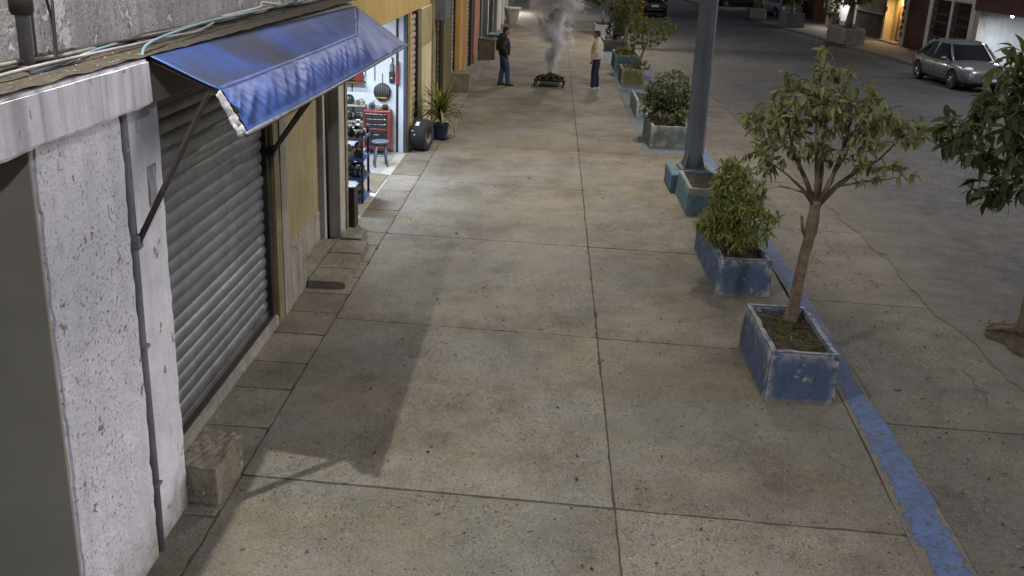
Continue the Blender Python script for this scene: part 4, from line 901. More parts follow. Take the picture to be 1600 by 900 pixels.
# tall slim tree in the nearest planter
tree('slim_tree', 'slim tree with an airy olive green crown in the nearest blue planter', 'tree', (2.62, 9.72, .42),
     [(0, 0, 0), (.015, 0, .12), (.03, 0, .3), (.045, .01, .6), (.07, .0, .85), (.085, 0, 1.0), (.09, 0, 1.22), (.10, 0, 1.32)], [.085, .066, .058, .053, .053, .062, .056, .05],
     [(-.46, 0, 2.14, .26, .4, .20, 34), (-.20, -.1, 2.34, .26, .45, .17, 34), (.10, .05, 2.34, .30, .5, .22, 42), (.44, .0, 2.22, .28, .5, .20, 42), (.70, 0, 2.06, .26, .45, .16, 34), (.92, 0, 2.08, .14, .3, .14, 14), (-.42, 0, 1.78, .24, .4, .18, 24), (-.48, -.1, 1.45, .12, .2, .14, 9),
      (.0, .05, 2.66, .12, .2, .18, 10), (.18, 0, 2.58, .10, .2, .12, 6), (-.3, 0, 2.5, .1, .15, .1, 5), (.5, -.1, 2.44, .1, .2, .1, 5), (.58, -.05, 1.66, .25, .3, .10, 9), (.86, -.08, 1.68, .12, .15, .08, 5), (.05, .1, 1.95, .5, .5, .22, 44), (.3, -.2, 1.98, .35, .3, .2, 22)],
     .112, .047, L1, per=6, twig=.0034, limb=.97, solo=300, seed=4, droop=.55, dropdir=-.5,
     limbs=[([(.09, 0, 1.25), (-.02, .03, 1.5), (-.16, .05, 1.75), (-.28, 0, 2.05)], .034, .012), ([(.09, 0, 1.28), (.05, -.08, 1.55), (.0, -.12, 1.8), (-.05, -.1, 2.2)], .030, .010), ([(.10, 0, 1.3), (.12, .05, 1.6), (.10, .1, 1.9), (.12, .1, 2.4)], .032, .010),
            ([(.11, 0, 1.28), (.19, -.05, 1.52), (.24, -.08, 1.8), (.30, -.05, 2.15)], .030, .010), ([(.11, 0, 1.26), (.28, .04, 1.46), (.45, .08, 1.6), (.66, .05, 1.75), (.80, 0, 1.95)], .030, .008), ([(.12, 0, 1.24), (.22, .1, 1.5), (.36, .2, 1.72), (.45, .25, 2.0)], .026, .009),
            ([(.08, 0, 1.27), (-.08, -.1, 1.45), (-.26, -.15, 1.6), (-.42, -.15, 1.7)], .024, .007), ([(.30, .04, 1.47), (.5, -.05, 1.54), (.78, -.1, 1.6)], .014, .005),
            ([(.05, 0, .92), (.0, -.02, 1.02), (-.035, -.03, 1.16)], .024, .014)])
tree('broad_tree', 'dark large leaved tree at the right edge beside the apron', 'tree', (5.66, 10.92, -.05),
     [(0, 0, 0), (-.02, 0, .5), (-.06, 0, 1.1), (-.05, 0, 1.6)], [.095, .075, .068, .062],
     [(-.65, 0, 2.62, .40, .5, .35, 46), (-1.0, 0, 2.3, .30, .4, .32, 26), (-.72, -.1, 3.1, .26, .35, .24, 20), (-.35, 0, 3.0, .3, .5, .3, 26), (.1, 0, 2.9, .5, .6, .4, 36), (.2, 0, 2.4, .5, .6, .5, 36), (-.45, -.1, 2.05, .40, .45, .28, 34), (-1.28, 0, 2.35, .18, .3, .18, 10), (-.75, -.1, 1.75, .22, .3, .16, 12), (-.15, -.1, 1.75, .3, .3, .14, 12)],
     .18, .075, L2, per=6, twig=.005, limb=.6, solo=300, seed=9, droop=.5, dropdir=-.45,
     limbs=[([(-.05, 0, 1.5), (-.25, 0, 1.85), (-.5, -.05, 2.15), (-.75, 0, 2.6)], .045, .014), ([(-.05, 0, 1.55), (-.1, .05, 2.0), (-.3, .05, 2.5), (-.5, 0, 3.0)], .045, .012), ([(-.05, 0, 1.5), (.1, 0, 2.0), (.25, 0, 2.6)], .045, .014), ([(-.3, 0, 1.9), (-.65, -.05, 2.05), (-1.05, 0, 2.2)], .024, .009)])
tree('dense_shrub', 'dense light green shrub in the long blue planter', 'shrub', (2.50, 12.55, .40),
     [(0, 0, 0), (.0, 0, .3), (-.03, 0, .75)], [.03, .022, .01],
     [(-.03, -.1, .30, .46, .62, .28, 190), (-.05, -.05, .62, .38, .45, .28, 150), (-.1, 0, .90, .26, .3, .20, 70), (-.13, 0, 1.08, .13, .16, .12, 16), (.25, -.1, .42, .3, .4, .22, 50), (-.36, -.15, .35, .22, .4, .2, 40)],
     .115, .030, L3, per=7, twig=.003, limb=0., solo=300, seed=5, spread=1., droop=.3, dropdir=-.1, bark='twig', nb=5)
tree('round_bush', 'rounded dark green bush in the grey faced planter', 'bush', (2.62, 21.9, .44),
     [(0, 0, 0), (.02, 0, .3), (0, 0, .6)], [.035, .03, .015],
     [(0, 0, .70, .54, .6, .48, 420), (-.28, -.1, .42, .38, .4, .36, 140), (.22, -.1, .45, .36, .4, .34, 140), (0, -.35, .25, .42, .35, .24, 120)],
     .075, .030, L4, per=7, twig=.004, limb=0., seed=6, bark='twig', nb=4)
tree('slender_tree', 'airy slender multi stemmed tree above the olive yellow planter', 'tree', (2.75, 32.2, .44),
     [(0, 0, 0), (.1, 0, .4), (.25, 0, .85)], [.05, .04, .03],
     [(.25, 0, 1.15, .7, .6, .48, 130), (-.05, 0, 1.4, .4, .4, .35, 50), (.75, 0, 1.35, .35, .4, .3, 34), (-.35, -.1, .75, .25, .3, .25, 24), (0, -.3, .18, .4, .3, .15, 30)],
     .11, .045, L5, per=6, twig=.006, limb=.3, seed=7, bark='twig', nb=4)
tree('young_tree', 'young tree with yellow green leaves in the teal blue planter', 'tree', (2.55, 36.2, .5),
     [(0, 0, 0), (.0, 0, .5), (.05, 0, 1.0)], [.05, .04, .035],
     [(.1, 0, 1.6, .55, .6, .5, 130), (-.2, 0, 1.25, .35, .4, .3, 50), (.1, 0, 2.1, .4, .4, .3, 40), (0, -.4, .12, .38, .35, .14, 40)],
     .12, .05, L5, per=6, twig=.007, limb=.6, seed=8, bark='twig', nb=4)
tree('column_bush', 'dark upright bush in the brownish grey planter', 'bush', (2.65, 42.9, .42),
     [(0, 0, 0), (0, 0, .6), (0, 0, 1.4)], [.07, .06, .03],
     [(0, 0, .5, .5, .6, .45, 130), (.1, 0, 1.4, .5, .5, .7, 150), (0, 0, 2.2, .5, .5, .4, 70)], .12, .05, L2, per=6, twig=.007, limb=.1, seed=12, bark='twig', nb=4)
tree('grey_tree', 'greyish spreading tree farthest along the planter row', 'tree', (2.45, 50.3, .48),
     [(0, 0, 0), (-.05, 0, .5), (0, 0, .9)], [.08, .06, .05],
     [(-.2, 0, 1.5, .9, .8, .5, 170), (.3, 0, 1.9, .7, .7, .5, 100), (-.6, 0, 1.1, .5, .5, .3, 50)], .13, .055, leafmat('leaf_grey', '474d33', '5e6341', '6b6740'), per=6, twig=.008, limb=.5, seed=13, bark='twig', nb=4)
# weeds and litter
def weeds(name, label, n, area_, z, L, mat, seed):
    r = random.Random(seed); mb = MB()
    for _ in range(n):
        x, y = r.uniform(area_[0], area_[1]), r.uniform(area_[2], area_[3]); a = r.uniform(0, 6.28); el = r.uniform(.1, 1.3)
        vs, fs = leaf_rows(L*r.uniform(.4, 1.2), .012*r.uniform(.6, 1.5), .8); mb.xf = frame_mat(Vector((x, y, z)), Vector((cos(a)*cos(el), sin(a)*cos(el), sin(el))), r.gauss(0, .4)); mb.add(vs, fs)
    mb.xf = None
    return O(name, mb, mat, label=label, cat='weeds', kind='stuff', smooth=True, fix=False)
weeds('weeds', 'tufts of weeds around the slim tree in the nearest planter', 330, (2.32, 2.78, 8.85, 9.9), .43, .11, leafmat('weed', '4c5426', '6a6a38', '7d7045'), 1)
weeds('dry_litter', 'dry brown litter in the nearest planter', 200, (2.30, 2.78, 8.82, 9.9), .44, .09, leafmat('dry_leaf', '6b5a3f', '57492f', '83765c', .8), 2)
weeds('dry_litter', 'dry litter lying in the empty teal planters by the lamp pole', 140, (2.34, 2.9, 15.7, 18.3), .405, .09, leafmat('dry_leaf2', '6f604a', '54482f', '83765c', .8), 3)
def litter():
    r = random.Random(4); mb = MB()
    for i in range(620):
        x = 3.35+abs(r.gauss(0, 1.1)) if i > 220 else r.uniform(-2.2, 3.0); y = r.uniform(5.2, 24); a = r.uniform(0, 6.28)
        z = -.056 if x > 3.3 else .004
        if 2.95 < x < 3.5 or x > 5.0 or (2.1 < x < 3): continue
        vs, fs = leaf_rows(r.uniform(.02, .06), r.uniform(.012, .025), -.15, .4); mb.xf = frame_mat(Vector((x, y, z+.004)), Vector((cos(a), sin(a), .05)), r.gauss(0, .3)); mb.add(vs, fs)
    mb.xf = None; return mb
O('fallen_leaves', litter(), leafmat('fallen_leaf', '3a3023', '54452f', '75664a', .8), label='dry fallen leaves scattered over pavement and apron', cat='leaves', kind='stuff', fix=False)
tp = O('tree_pit', MB().grid(lambda u, v: (5.7+(.58*u)*cos(2*pi*v)*(1+.25*mn.noise(Vector((cos(2*pi*v)*2, sin(2*pi*v)*2, 1)))), 10.75+(.75*u)*sin(2*pi*v)*(1+.25*mn.noise(Vector((cos(2*pi*v)*2, sin(2*pi*v)*2, 5)))), -.038+.035*(1-u)-.06*max(0, u-.8)/.2+.015*mn.noise(Vector((u*7, v*30, 0)))), 8, 40), M_['soil'], kind='structure', smooth=True)
weeds('leaf_litter', 'leaf litter heaped round the foot of the broad tree', 260, (5.3, 6.2, 10.2, 11.3), -.005, .08, leafmat('dry_leaf3', '4b4030', '5e5138', '756a50', .8), 6)
O('tree_root', MB().tube([(5.62, 10.97, .01), (5.45, 11.04, .005), (5.28, 11.07, -.03)], [.05, .035, .015], 8), M_['bark'], label='dark exposed root beside the broad tree trunk', cat='root', smooth=True)

# ------------------------------------------------------------------ fire grate, logs, smoke
fg = T('fire_grate', 'low black iron fire grate smoking in the middle of the pavement', 'grate', (-.02, 30.55, 0), radians(-3))
FW, FD, FZ = .44, .42, .21
for sx in (-1, 1): O('side_rail', MB().box((sx*FW-.02, -FD, FZ-.03), (sx*FW+.02, FD, FZ+.03)), M_['iron'], fg, bevel=.004)
for sy in (-1, 1): O('end_rail', MB().box((-FW+.02, sy*FD-.02, FZ-.03), (FW-.02, sy*FD+.02, FZ+.03)), M_['iron'], fg, bevel=.004)
for i in range(9): O('grate_bar', MB().tube([(-FW+.02, -FD+.08+i*.085, FZ-.01), (FW-.02, -FD+.08+i*.085, FZ-.01)], .010, 6), M_['iron'], fg)
for sx in (-1, 1):
    for sy in (-1, 1): O('leg', MB().box((sx*(FW-.01)-.02, sy*(FD-.02)-.02, 0), (sx*(FW-.01)+.02, sy*(FD-.02)+.02, FZ-.03)), M_['iron'], fg, bevel=.004)
O('cross_brace', MB().box((-FW+.02, -FD-.008, .05), (FW-.02, -FD+.008, .07)), M_['iron'], fg)
O('ash_tray', MB().box((-.30, -.30, .07), (.30, .30, .10)), pm('ash', '8d8a86', '55524e', 14, 1., spk=(25, .55, '1f1d1b'), bump=(30, 1.)), fg)
CH = pm('charred_wood', '2e2722', '40362e', 14, .95, spk=(20, .57, '9b968f'), bump=(40, 1.))
for i, (a, b, r0) in enumerate([((-.33, -.22, .24), (.02, .0, .40), .035), ((.33, -.22, .24), (-.02, .02, .40), .035), ((-.36, .15, .25), (.05, .02, .36), .04), ((.36, .18, .25), (-.04, .04, .37), .038), ((-.12, -.34, .25), (.03, .1, .34), .03), ((.15, -.33, .25), (-.06, .1, .36), .03), ((-.30, .30, .24), (.28, .33, .25), .04)]):
    wv = lambda p: (p[0]-.02, p[1]+30.55, p[2])
    p = [Vector(wv(a)).lerp(Vector(wv(b)), t)+Vector((rnd.gauss(0, .006), 0, rnd.gauss(0, .006))) for t in (0, .3, .6, 1)]
    O('charred_log', MB().tube(p, [r0, r0*1.1, r0, r0*.75], 7), CH, smooth=True, cat='log', group='logs on the fire grate',
      label='charred log on the fire grate, '+('leaning from its front left corner', 'leaning from its front right corner', 'leaning from its back left side', 'leaning from its back right side', 'pointing at the camera left of centre', 'pointing at the camera right of centre', 'lying flat along the back rail')[i])
O('upright_stick', MB().tube([(-.02, 30.57, .33), (-.015, 30.58, .42), (-.03, 30.57, .50)], [.016, .012, .005], 6), CH, label='short charred stick standing upright in the fire', cat='stick', smooth=True)
def smoke():
    k = Nod('smoke_volume'); t = k.t; t.nodes.remove(k.p)
    tc_ = k.new('ShaderNodeTexCoord').outputs['Object']
    sx = k.new('ShaderNodeSeparateXYZ'); k.put(sx.inputs[0], tc_); X, Y, Z = sx.outputs
    # rising axis wanders, column widens and thins upward
    warp = k.new('ShaderNodeTexNoise'); k.put(warp.inputs['Vector'], tc_); warp.inputs['Scale'].default_value = 1.6; warp.inputs['Detail'].default_value = 4
    wv = k.new('ShaderNodeVectorMath'); wv.operation = 'MULTIPLY_ADD'; k.put(wv.inputs[0], warp.outputs['Color']); wv.inputs[1].default_value = (.55, .55, .35); 
    k.put(wv.inputs[2], tc_); 
    sw = k.new('ShaderNodeSeparateXYZ'); k.put(sw.inputs[0], wv.outputs[0]); wx, wy = k.math('SUBTRACT', sw.outputs[0], .275), k.math('SUBTRACT', sw.outputs[1], .275)
    ax = k.math('ADD', k.math('MULTIPLY', k.math('SINE', k.math('MULTIPLY', Z, 2.3)), .07), k.math('MULTIPLY', k.math('POWER', k.math('MAXIMUM', Z, 0.), 1.5), .055))
    dx = k.math('SUBTRACT', wx, ax); rad = k.math('SQRT', k.math('ADD', k.math('MULTIPLY', dx, dx), k.math('MULTIPLY', wy, wy)))
    R = k.math('ADD', k.math('MULTIPLY', Z, .25), .19)
    q = k.math('DIVIDE', rad, R)
    n = k.math('ADD', k.math('MULTIPLY', k.noise(2.4, 7, .6, wv.outputs[0], .6), .65), k.math('MULTIPLY', k.noise(7.5, 5, .6, wv.outputs[0], .3), .35))
    q = k.ramp(k.math('SUBTRACT', n, k.math('MULTIPLY', q, .17)), .33, .48)
    fall = k.math('MULTIPLY', k.ramp(Z, 0, .15), k.math('MULTIPLY', k.ramp(Z, .1, 3.2, 1.2, .30), k.ramp(Z, 3.9, 5.2, 1., 0.)))
    d = k.math('MULTIPLY', k.math('MULTIPLY', k.math('MULTIPLY', q, q), fall), 17.)
    pv = k.new('ShaderNodeVolumePrincipled'); pv.inputs['Color'].default_value = (.90, .90, .94, 1); k.put(pv.inputs['Density'], d); pv.inputs['Anisotropy'].default_value = .2
    t.links.new(pv.outputs[0], t.nodes['Material Output'].inputs['Volume'])
    try: k.mat.cycles.volume_step_rate = .25
    except Exception: pass
    return k.mat
sm = O('smoke', MB().stack([(0, 0, 0, .5, .5), (.05, 0, 1.2, .85, .75), (.3, 0, 2.6, 1.2, .95), (.7, 0, 5.2, 1.9, 1.3)], 16), smoke(), label='grey smoke billowing up from the fire grate', cat='smoke', kind='stuff')
sm.location = (-.03, 30.6, .34)

# ------------------------------------------------------------------ people
SKIN = pm('skin', '8f6e5c', '80604f', 6, .55, dark=.1, bump=(60, .1)); HAIR = pm('black_hair', '15110f', '1f1916', 30, .6, dark=.1, bump=(80, .6))
def remesh(mb, name, mat, parent, vox, sm=2, label=None):
    o = O(name, mb, mat, parent, label=label)
    m = o.modifiers.new('r', 'REMESH'); m.mode = 'VOXEL'; m.voxel_size = vox
    s = o.modifiers.new('s', 'SMOOTH'); s.iterations = sm; s.factor = .5
    return bake(o)
def crease(o, sc, amp):
    vs = o.data.vertices; N_ = [v.normal.copy() for v in vs]; out = []
    for v, n in zip(vs, N_):
        p = v.co; d = mn.noise(Vector((p.x*sc, p.y*sc, p.z*sc*1.8)))*amp+mn.noise(Vector((p.x*sc*2.3+5, p.y*sc*2.3, p.z*sc*3.5)))*amp*.45
        out += list(p+n*d)
    vs.foreach_set('co', out); o.data.update()
def hand(mb, w, d, side, curl=.5, palm_n=Vector((0, 1, 0))):
    """w: wrist, d: hand direction; five unequal fingers and a thumb from the palm's side"""
    d = d.normalized(); n = (palm_n-d*palm_n.dot(d)).normalized(); s = d.cross(n)*side
    mb.tube([w-d*.02, w+d*.03, w+d*.07, w+d*.09], [.024, .032, .036, .03], 8)
    for i, (off, L, r) in enumerate(((.030, .070, .0095), (.011, .080, .010), (-.009, .074, .0095), (-.028, .058, .0085))):
        b = w+d*.082+s*off; e1 = b+(d*cos(curl*.5)+n*sin(curl*.5))*L*.45; e2 = e1+(d*cos(curl*1.3)+n*sin(curl*1.3))*L*.33; e3 = e2+(d*cos(curl*2)+n*sin(curl*2))*L*.25
        mb.tube([b-d*.02, b, e1, e2, e3], [r, r*1.05, r, r*.92, r*.7], 7)
    b = w+d*.03+s*.03; e1 = b+(d*.75+s*.55+n*.3).normalized()*.035; e2 = e1+(d*.95+s*.15+n*.35).normalized()*.028
    mb.tube([w+d*.015+s*.012, b, e1, e2], [.016, .014, .011, .008], 7)
def person(label, loc, rz, coat, pants, shoe, hood, pose):
    e = T('person', label, 'person', loc, rz); V = Vector
    hipz, kz, az = .90, .49, .085
    legs = {}
    for s in (-1, 1):
        f = pose['foot'][s]; legs[s] = [V((0, s*.085, hipz)), V((.03+f[0]*.45, s*.095+f[1]*.5, kz)), V((f[0], s*.10+f[1], az))]
    sh = {s: V((-.015, s*.185, 1.40)) for s in (-1, 1)}
    # body (skin): continuous figure
    b = MB()
    b.stack([(0, 0, .84, .10, .15), (0, 0, .95, .105, .155), (.0, 0, 1.10, .095, .135), (-.01, 0, 1.28, .105, .165), (-.015, 0, 1.40, .09, .17), (-.01, 0, 1.46, .055, .075)], 14)
    for s in (-1, 1):
        b.tube(legs[s], [.075, .05, .036], 10); el, wr = pose['arm'][s]
        b.tube([sh[s], V(el), V(wr)], [.048, .038, .026], 10)
        hand(b, V(wr), V(wr)-V(el)+V(pose['hd'][s]), s, pose['curl'], V((pose['pn'], -s*.5, 0)))
        b.tube([legs[s][2], legs[s][2]+V((.03, 0, -.04)), legs[s][2]+V((.12, 0, -.055))], [.035, .034, .026], 8)
    hx, hz = .035+pose['nod']*.05, 1.60
    b.tube([(-.012, 0, 1.42), (.005, 0, 1.50), (hx-.01, 0, 1.56)], [.058, .054, .052], 12)
    H = MB(); nd = pose['nod']
    H.stack([(.030, 0, -.115, .03, .03), (.022, 0, -.10, .052, .045), (.012, 0, -.06, .076, .062), (.004, 0, -.01, .092, .073), (0, 0, .04, .096, .076), (-.004, 0, .085, .080, .064), (-.006, 0, .112, .045, .036)], 18)
    H.tube([(.088, 0, .012), (.102, 0, -.012), (.116, 0, -.032), (.096, 0, -.042)], [.009, .012, .015, .012], 8)      # nose
    for s in (-1, 1):
        H.ball((-.008, s*.077, -.012), (.020, .010, .032), 8, 6); H.ball((.083, s*.03, .006), (.012, .014, .008), 8, 5)   # ear, eyelid
    H.tube([(.080, -.028, .024), (.092, 0, .026), (.080, .028, .024)], [.008, .010, .008], 8); H.tube([(.080, -.020, -.067), (.090, 0, -.066), (.080, .020, -.067)], [.007, .009, .007], 8)
    m = Matrix.Translation((hx, 0, hz)) @ Matrix.Rotation(nd, 4, 'Y'); H.v = [tuple(m @ V(v)) for v in H.v]; b.add(H.v, H.f)
    remesh(b, 'body', SKIN, e, .0085, 2)
    hb = MB(); hb.stack([(-.05, 0, -.055, .048, .060), (-.035, 0, -.02, .070, .076), (-.026, 0, .03, .084, .082), (-.018, 0, .065, .094, .082), (-.012, 0, .10, .083, .070), (-.012, 0, .126, .045, .038)], 18)
    hb.v = [tuple(m @ V(v)) for v in hb.v]; o = remesh(hb, 'hair', HAIR, e, .011, 1); crease(o, 40, .004)
    for s in (-1, 1):
        ee = MB().ball(m @ V((.0905, s*.03, .002)), (.004, .010, .005), 8, 5); O('eye', ee, M_['black'], e)
    # trousers
    t = MB(); t.stack([(0, 0, .86, .11, .16), (0, 0, .93, .125, .172), (0, 0, 1.02, .125, .168)], 14)
    for s in (-1, 1):
        a, k_, c = legs[s]; t.tube([a+V((0, 0, .06)), a+V((.005, 0, -.10)), a.lerp(k_, .6), k_, k_.lerp(c, .5)+V((-.012, 0, 0)), c+V((0, 0, .02)), c+V((.005, 0, -.025))], [.108, .106, .094, .080, .077, .072, .074], 12)
    o = remesh(t, 'trousers', pants, e, .014, 2); crease(o, 11, .008)
    # coat
    c = MB(); g = pose['bulk']
    c.stack([(0.005, 0, .90, .135*g, .185*g), (.01, 0, 1.0, .145*g, .19*g), (.01, 0, 1.12, .145*g, .188*g), (0, 0, 1.27, .142*g, .20*g), (-.012, 0, 1.38, .12*g, .20*g), (-.015, 0, 1.45, .08, .12), (-.005, 0, 1.50, .066, .075)], 16)
    for s in (-1, 1):
        el, wr = V(pose['arm'][s][0]), V(pose['arm'][s][1]); c.tube([sh[s]+V((0, -s*.03, .0)), sh[s]+V((0, s*.01, -.06)), sh[s].lerp(el, .6), el, el.lerp(wr, .5), wr.lerp(el, .06)], [.08, .086, .080, .074, .067, .056], 12)
    if hood: c.stack([(-.10, 0, 1.36, .03, .08), (-.105, 0, 1.42, .065, .12), (-.085, 0, 1.48, .085, .125), (-.055, 0, 1.535, .075, .105), (-.05, 0, 1.55, .05, .08)], 14)
    else: c.stack([(-.012, 0, 1.46, .07, .085), (-.002, 0, 1.54, .062, .068), (0, 0, 1.55, .05, .055)], 14)
    o = remesh(c, 'coat', coat, e, .014, 2); crease(o, 9, .011)
    for s in (-1, 1):
        q = legs[s][2]; so_ = MB()
        so_.stack([(q.x+.045, q.y, .012, .135, .044), (q.x+.045, q.y, .03, .138, .047), (q.x+.03, q.y, .06, .115, .045), (q.x, q.y, .095, .06, .042), (q.x, q.y, .115, .046, .040)], 16)
        o = remesh(so_, 'shoe', shoe, e, .009, 1)
        O('sole', MB().stack([(q.x+.045, q.y, 0, .136, .043), (q.x+.045, q.y, .018, .140, .048)], 16), pose['sole'], o)
    return e
person('man in a black hooded jacket and blue jeans left of the fire', (-1.43, 30.12, 0), radians(18), pm('black_coat', '17171b', '202024', 8, .7, dark=.2, bump=(50, .3)), pm('blue_jeans', '33496b', '27395a', 6, .85, dark=.3, bump=(90, .3)), pm('brown_shoe', '33231c', '271b16', 6, .6), True,
  dict(foot={-1: (.13, -.02), 1: (-.05, .02)}, arm={-1: ((-.10, -.29, 1.13), (.03, -.25, .93)), 1: ((-.10, .29, 1.13), (.04, .24, .95))}, hd={-1: (0, .1, -.1), 1: (0, -.1, -.1)}, curl=.7, pn=.3, nod=.22, bulk=1.2, sole=M_['black']))
person('man in a beige jacket, navy trousers and white shoes right of the fire', (1.36, 30.28, 0), radians(180-12), pm('beige_coat', 'b0a799', '9f9688', 5, .85, dark=.2, bump=(50, .3)), pm('navy_trousers', '1d2437', '161c2c', 6, .85, dark=.2), pm('white_shoe', 'b5b4b6', 'a3a2a5', 6, .6, dark=.1), False,
  dict(foot={-1: (-.03, .0), 1: (.06, .01)}, arm={-1: ((-.03, -.265, 1.12), (.05, -.245, .86)), 1: ((-.01, .265, 1.12), (.10, .235, .87))}, hd={-1: (0, 0, -.02), 1: (0, 0, -.02)}, curl=.55, pn=.4, nod=.12, bulk=1.22, sole=M_['white']))

# ------------------------------------------------------------------ vehicles
GL = Nod('car_glass'); GL.out((.008, .009, .010), .05, 0, .35); GL = GL.mat
def paint(name, c):
    k = Nod(name); k.out(k.mix(k.noise(60, 3), lin(c), tuple(x*.85 for x in lin(c))), .32, .35, .5); k.p.inputs['Coat Weight'].default_value = .7; k.p.inputs['Coat Roughness'].default_value = .08; return k.mat
def car(label, loc, rz, col, kind='sedan', lit=0.):
    e = T('car', label, 'car', loc, rz)
    if kind == 'sedan':
        S = [(-2.28, .38, .62, .80, .55), (-2.2, .30, .86, .98, .76), (-1.9, .26, .95, 1.05, .845), (-1.35, .22, .95, 1.04, .87), (-.4, .20, .92, .98, .875), (.5, .20, .92, .97, .88), (1.05, .22, .93, 1.0, .88), (1.6, .24, .88, .97, .87), (2.0, .25, .80, .90, .82), (2.25, .26, .68, .78, .72), (2.36, .32, .58, .66, .52)]
        zb, zr, xf, xfr, xr, xrr, wb_, wr_, H = .93, 1.54, 1.34, .44, -1.72, -.86, .83, .62, 1.54; wx = (1.40, -1.34); R = .33
    else:
        S = [(-2.2, .45, .75, .9, .70), (-2.1, .34, .98, 1.06, .86), (-1.4, .28, 1.06, 1.1, .90), (-.4, .26, 1.05, 1.08, .91), (.6, .26, 1.04, 1.08, .91), (1.1, .28, 1.02, 1.08, .90), (1.7, .30, .95, 1.03, .88), (2.05, .32, .84, .95, .82), (2.2, .42, .66, .72, .6)]
        zb, zr, xf, xfr, xr, xrr, wb_, wr_, H = 1.06, 1.68, 1.2, .55, -2.05, -1.75, .83, .66, 1.7; wx = (1.32, -1.3); R = .36
    def ring(x, z0, z1, zc, w):
        h = [(0, z0), (w*.80, z0), (w*.955, z0+.07), (w, z0+(z1-z0)*.45), (w*.985, z1-.13), (w*.93, z1-.02), (w*.80, z1+(zc-z1)*.45), (w*.4, zc-.008), (0, zc)]
        return [(x, -y_, z_) for y_, z_ in h]+[(x, y_, z_) for y_, z_ in h[-2:0:-1]]
    vs = []; n = 16
    for q in S: vs += ring(*q)
    m = len(S); fs = [(i*n+k, i*n+(k+1) % n, (i+1)*n+(k+1) % n, (i+1)*n+k) for i in range(m-1) for k in range(n)]+[tuple(range(n)), tuple((m-1)*n+k for k in range(n))]
    b = O('body', MB().add(vs, fs), col, e, sub=2); bake(b)
    cut = MB()
    for xx in wx:
        for s in (-1, 1): cut.lathe([(R+.055, -.17), (R+.055, .25)], 28, (xx, s*.84, R), 'y')
    co = O('cut', cut, M_['black'], e); md = b.modifiers.new('b', 'BOOLEAN'); md.operation = 'DIFFERENCE'; md.object = co; md.solver = 'EXACT'
    bpy.context.view_layer.update(); bake(b); bpy.data.objects.remove(co)
    try: b.data.set_sharp_from_angle(angle=radians(35))
    except Exception: pass
    def cab(t): return (xr+(xrr-xr)*t, xf+(xfr-xf)*t, wb_+(wr_-wb_)*t, zb-.02+(zr-zb)*t)
    def cring(t, n=28, inset=0., pw=4.2):
        a, c, w_, z_ = cab(t); o_ = []
        for k in range(n):
            th = 2*pi*k/n; cx, sx = cos(th), sin(th); f = 1/((abs(cx)**pw+abs(sx)**pw)**(1/pw))
            o_.append(((a+c)/2+((c-a)/2-inset)*cx*f, (w_-inset)*sx*f, z_))
        return o_
    vs = []; ts = (0, .3, .6, .88)
    for t in ts: vs += cring(t)
    nn = 28
    O('windows', MB().add(vs, [(i*nn+k, i*nn+(k+1) % nn, (i+1)*nn+(k+1) % nn, (i+1)*nn+k) for i in range(3) for k in range(nn)]), GL, e, smooth=True)
    vs = cring(.86, nn, -.012)+cring(.93, nn, -.004)+[(x, y_, z_+.02) for x, y_, z_ in cring(1., nn, .05)]+[(x, y_, z_+.028) for x, y_, z_ in cring(1., nn, .2)]
    O('roof', MB().add(vs, [(i*nn+k, i*nn+(k+1) % nn, (i+1)*nn+(k+1) % nn, (i+1)*nn+k) for i in range(3) for k in range(nn)]+[tuple(3*nn+k for k in range(nn))]), col, e, smooth=True)
    def cp(t, u):     # point on cabin side: t height, u 0 rear..1 front
        a, c, w_, z_ = cab(t); return a+(c-a)*u, w_, z_
    for s in (-1, 1):
        for u0, u1, wd in ((.955, .955, .045), (.47, .46, .035), (.045, .05, .075)):
            q = []
            for t in (-.04, .3, .6, .9):
                x, w_, z_ = cp(t, u0); q.append((x, s*(w_*(.985 if .1 < u0 < .9 else .93)+.006), z_))
            O('pillar', MB().tube(q, wd, 8), col, e, smooth=True)
    for xx in wx:
        for s in (-1, 1):
            wh = O('wheel', MB().lathe([(R*.62, -.10), (R*.93, -.10), (R, -.07), (R, .07), (R*.93, .10), (R*.62, .10)], 28, (xx, s*.76, R), 'y', caps=False), M_['black'], e, smooth='auto')
            rm = MB().lathe([(R*.64, s*.085), (R*.60, s*.07), (R*.56, s*.03), (.05, s*.03), (.045, s*.06), (.01, s*.062)], 24, (xx, s*.76, R), 'y', caps=False)
            for k in range(7):
                a = 2*pi*k/7; rm.tube([(xx+.03*cos(a), s*.82, R+.03*sin(a)), (xx+R*.60*cos(a), s*.835, R+R*.60*sin(a))], [.026, .018], 6)
            O('rim', rm, M_['chrome'], wh, smooth='auto')
    fz, rz_ = S[-3][2], S[1][2]
    hl = emit('headlight_glass', (.55, .57, .6), .05+lit)
    for s in (-1, 1):
        O('headlight', MB().ball((S[-3][0]+.02, s*.60, fz-.045), (.17, .17, .07), 14, 8), hl, e, smooth=True)
        O('taillight', MB().ball((S[1][0]+.04, s*.62, rz_-.06), (.10, .16, .10), 14, 8), pm('tail_red', '8a1414', '6c0f0f', 9, .25, dark=0, bump=(40, 0)), e, smooth=True)
        mr = O('mirror', MB().ball((.88 if kind == 'sedan' else .95, s*.98, zb+.06), (.09, .115, .075), 12, 8), col, e, smooth=True)
        O('mirror_arm', MB().tube([(.90, s*.80, zb+.02), (.90, s*.93, zb+.03)], .022, 8), col, mr)
        for xh in (.42, -.62): O('door_handle', MB().ball((xh-.28, s*.875, .80 if kind == 'sedan' else .9), (.09, .018, .018), 10, 6), M_['chrome'] if kind != 'sedan' else col, e, smooth=True)
        wsd = .868
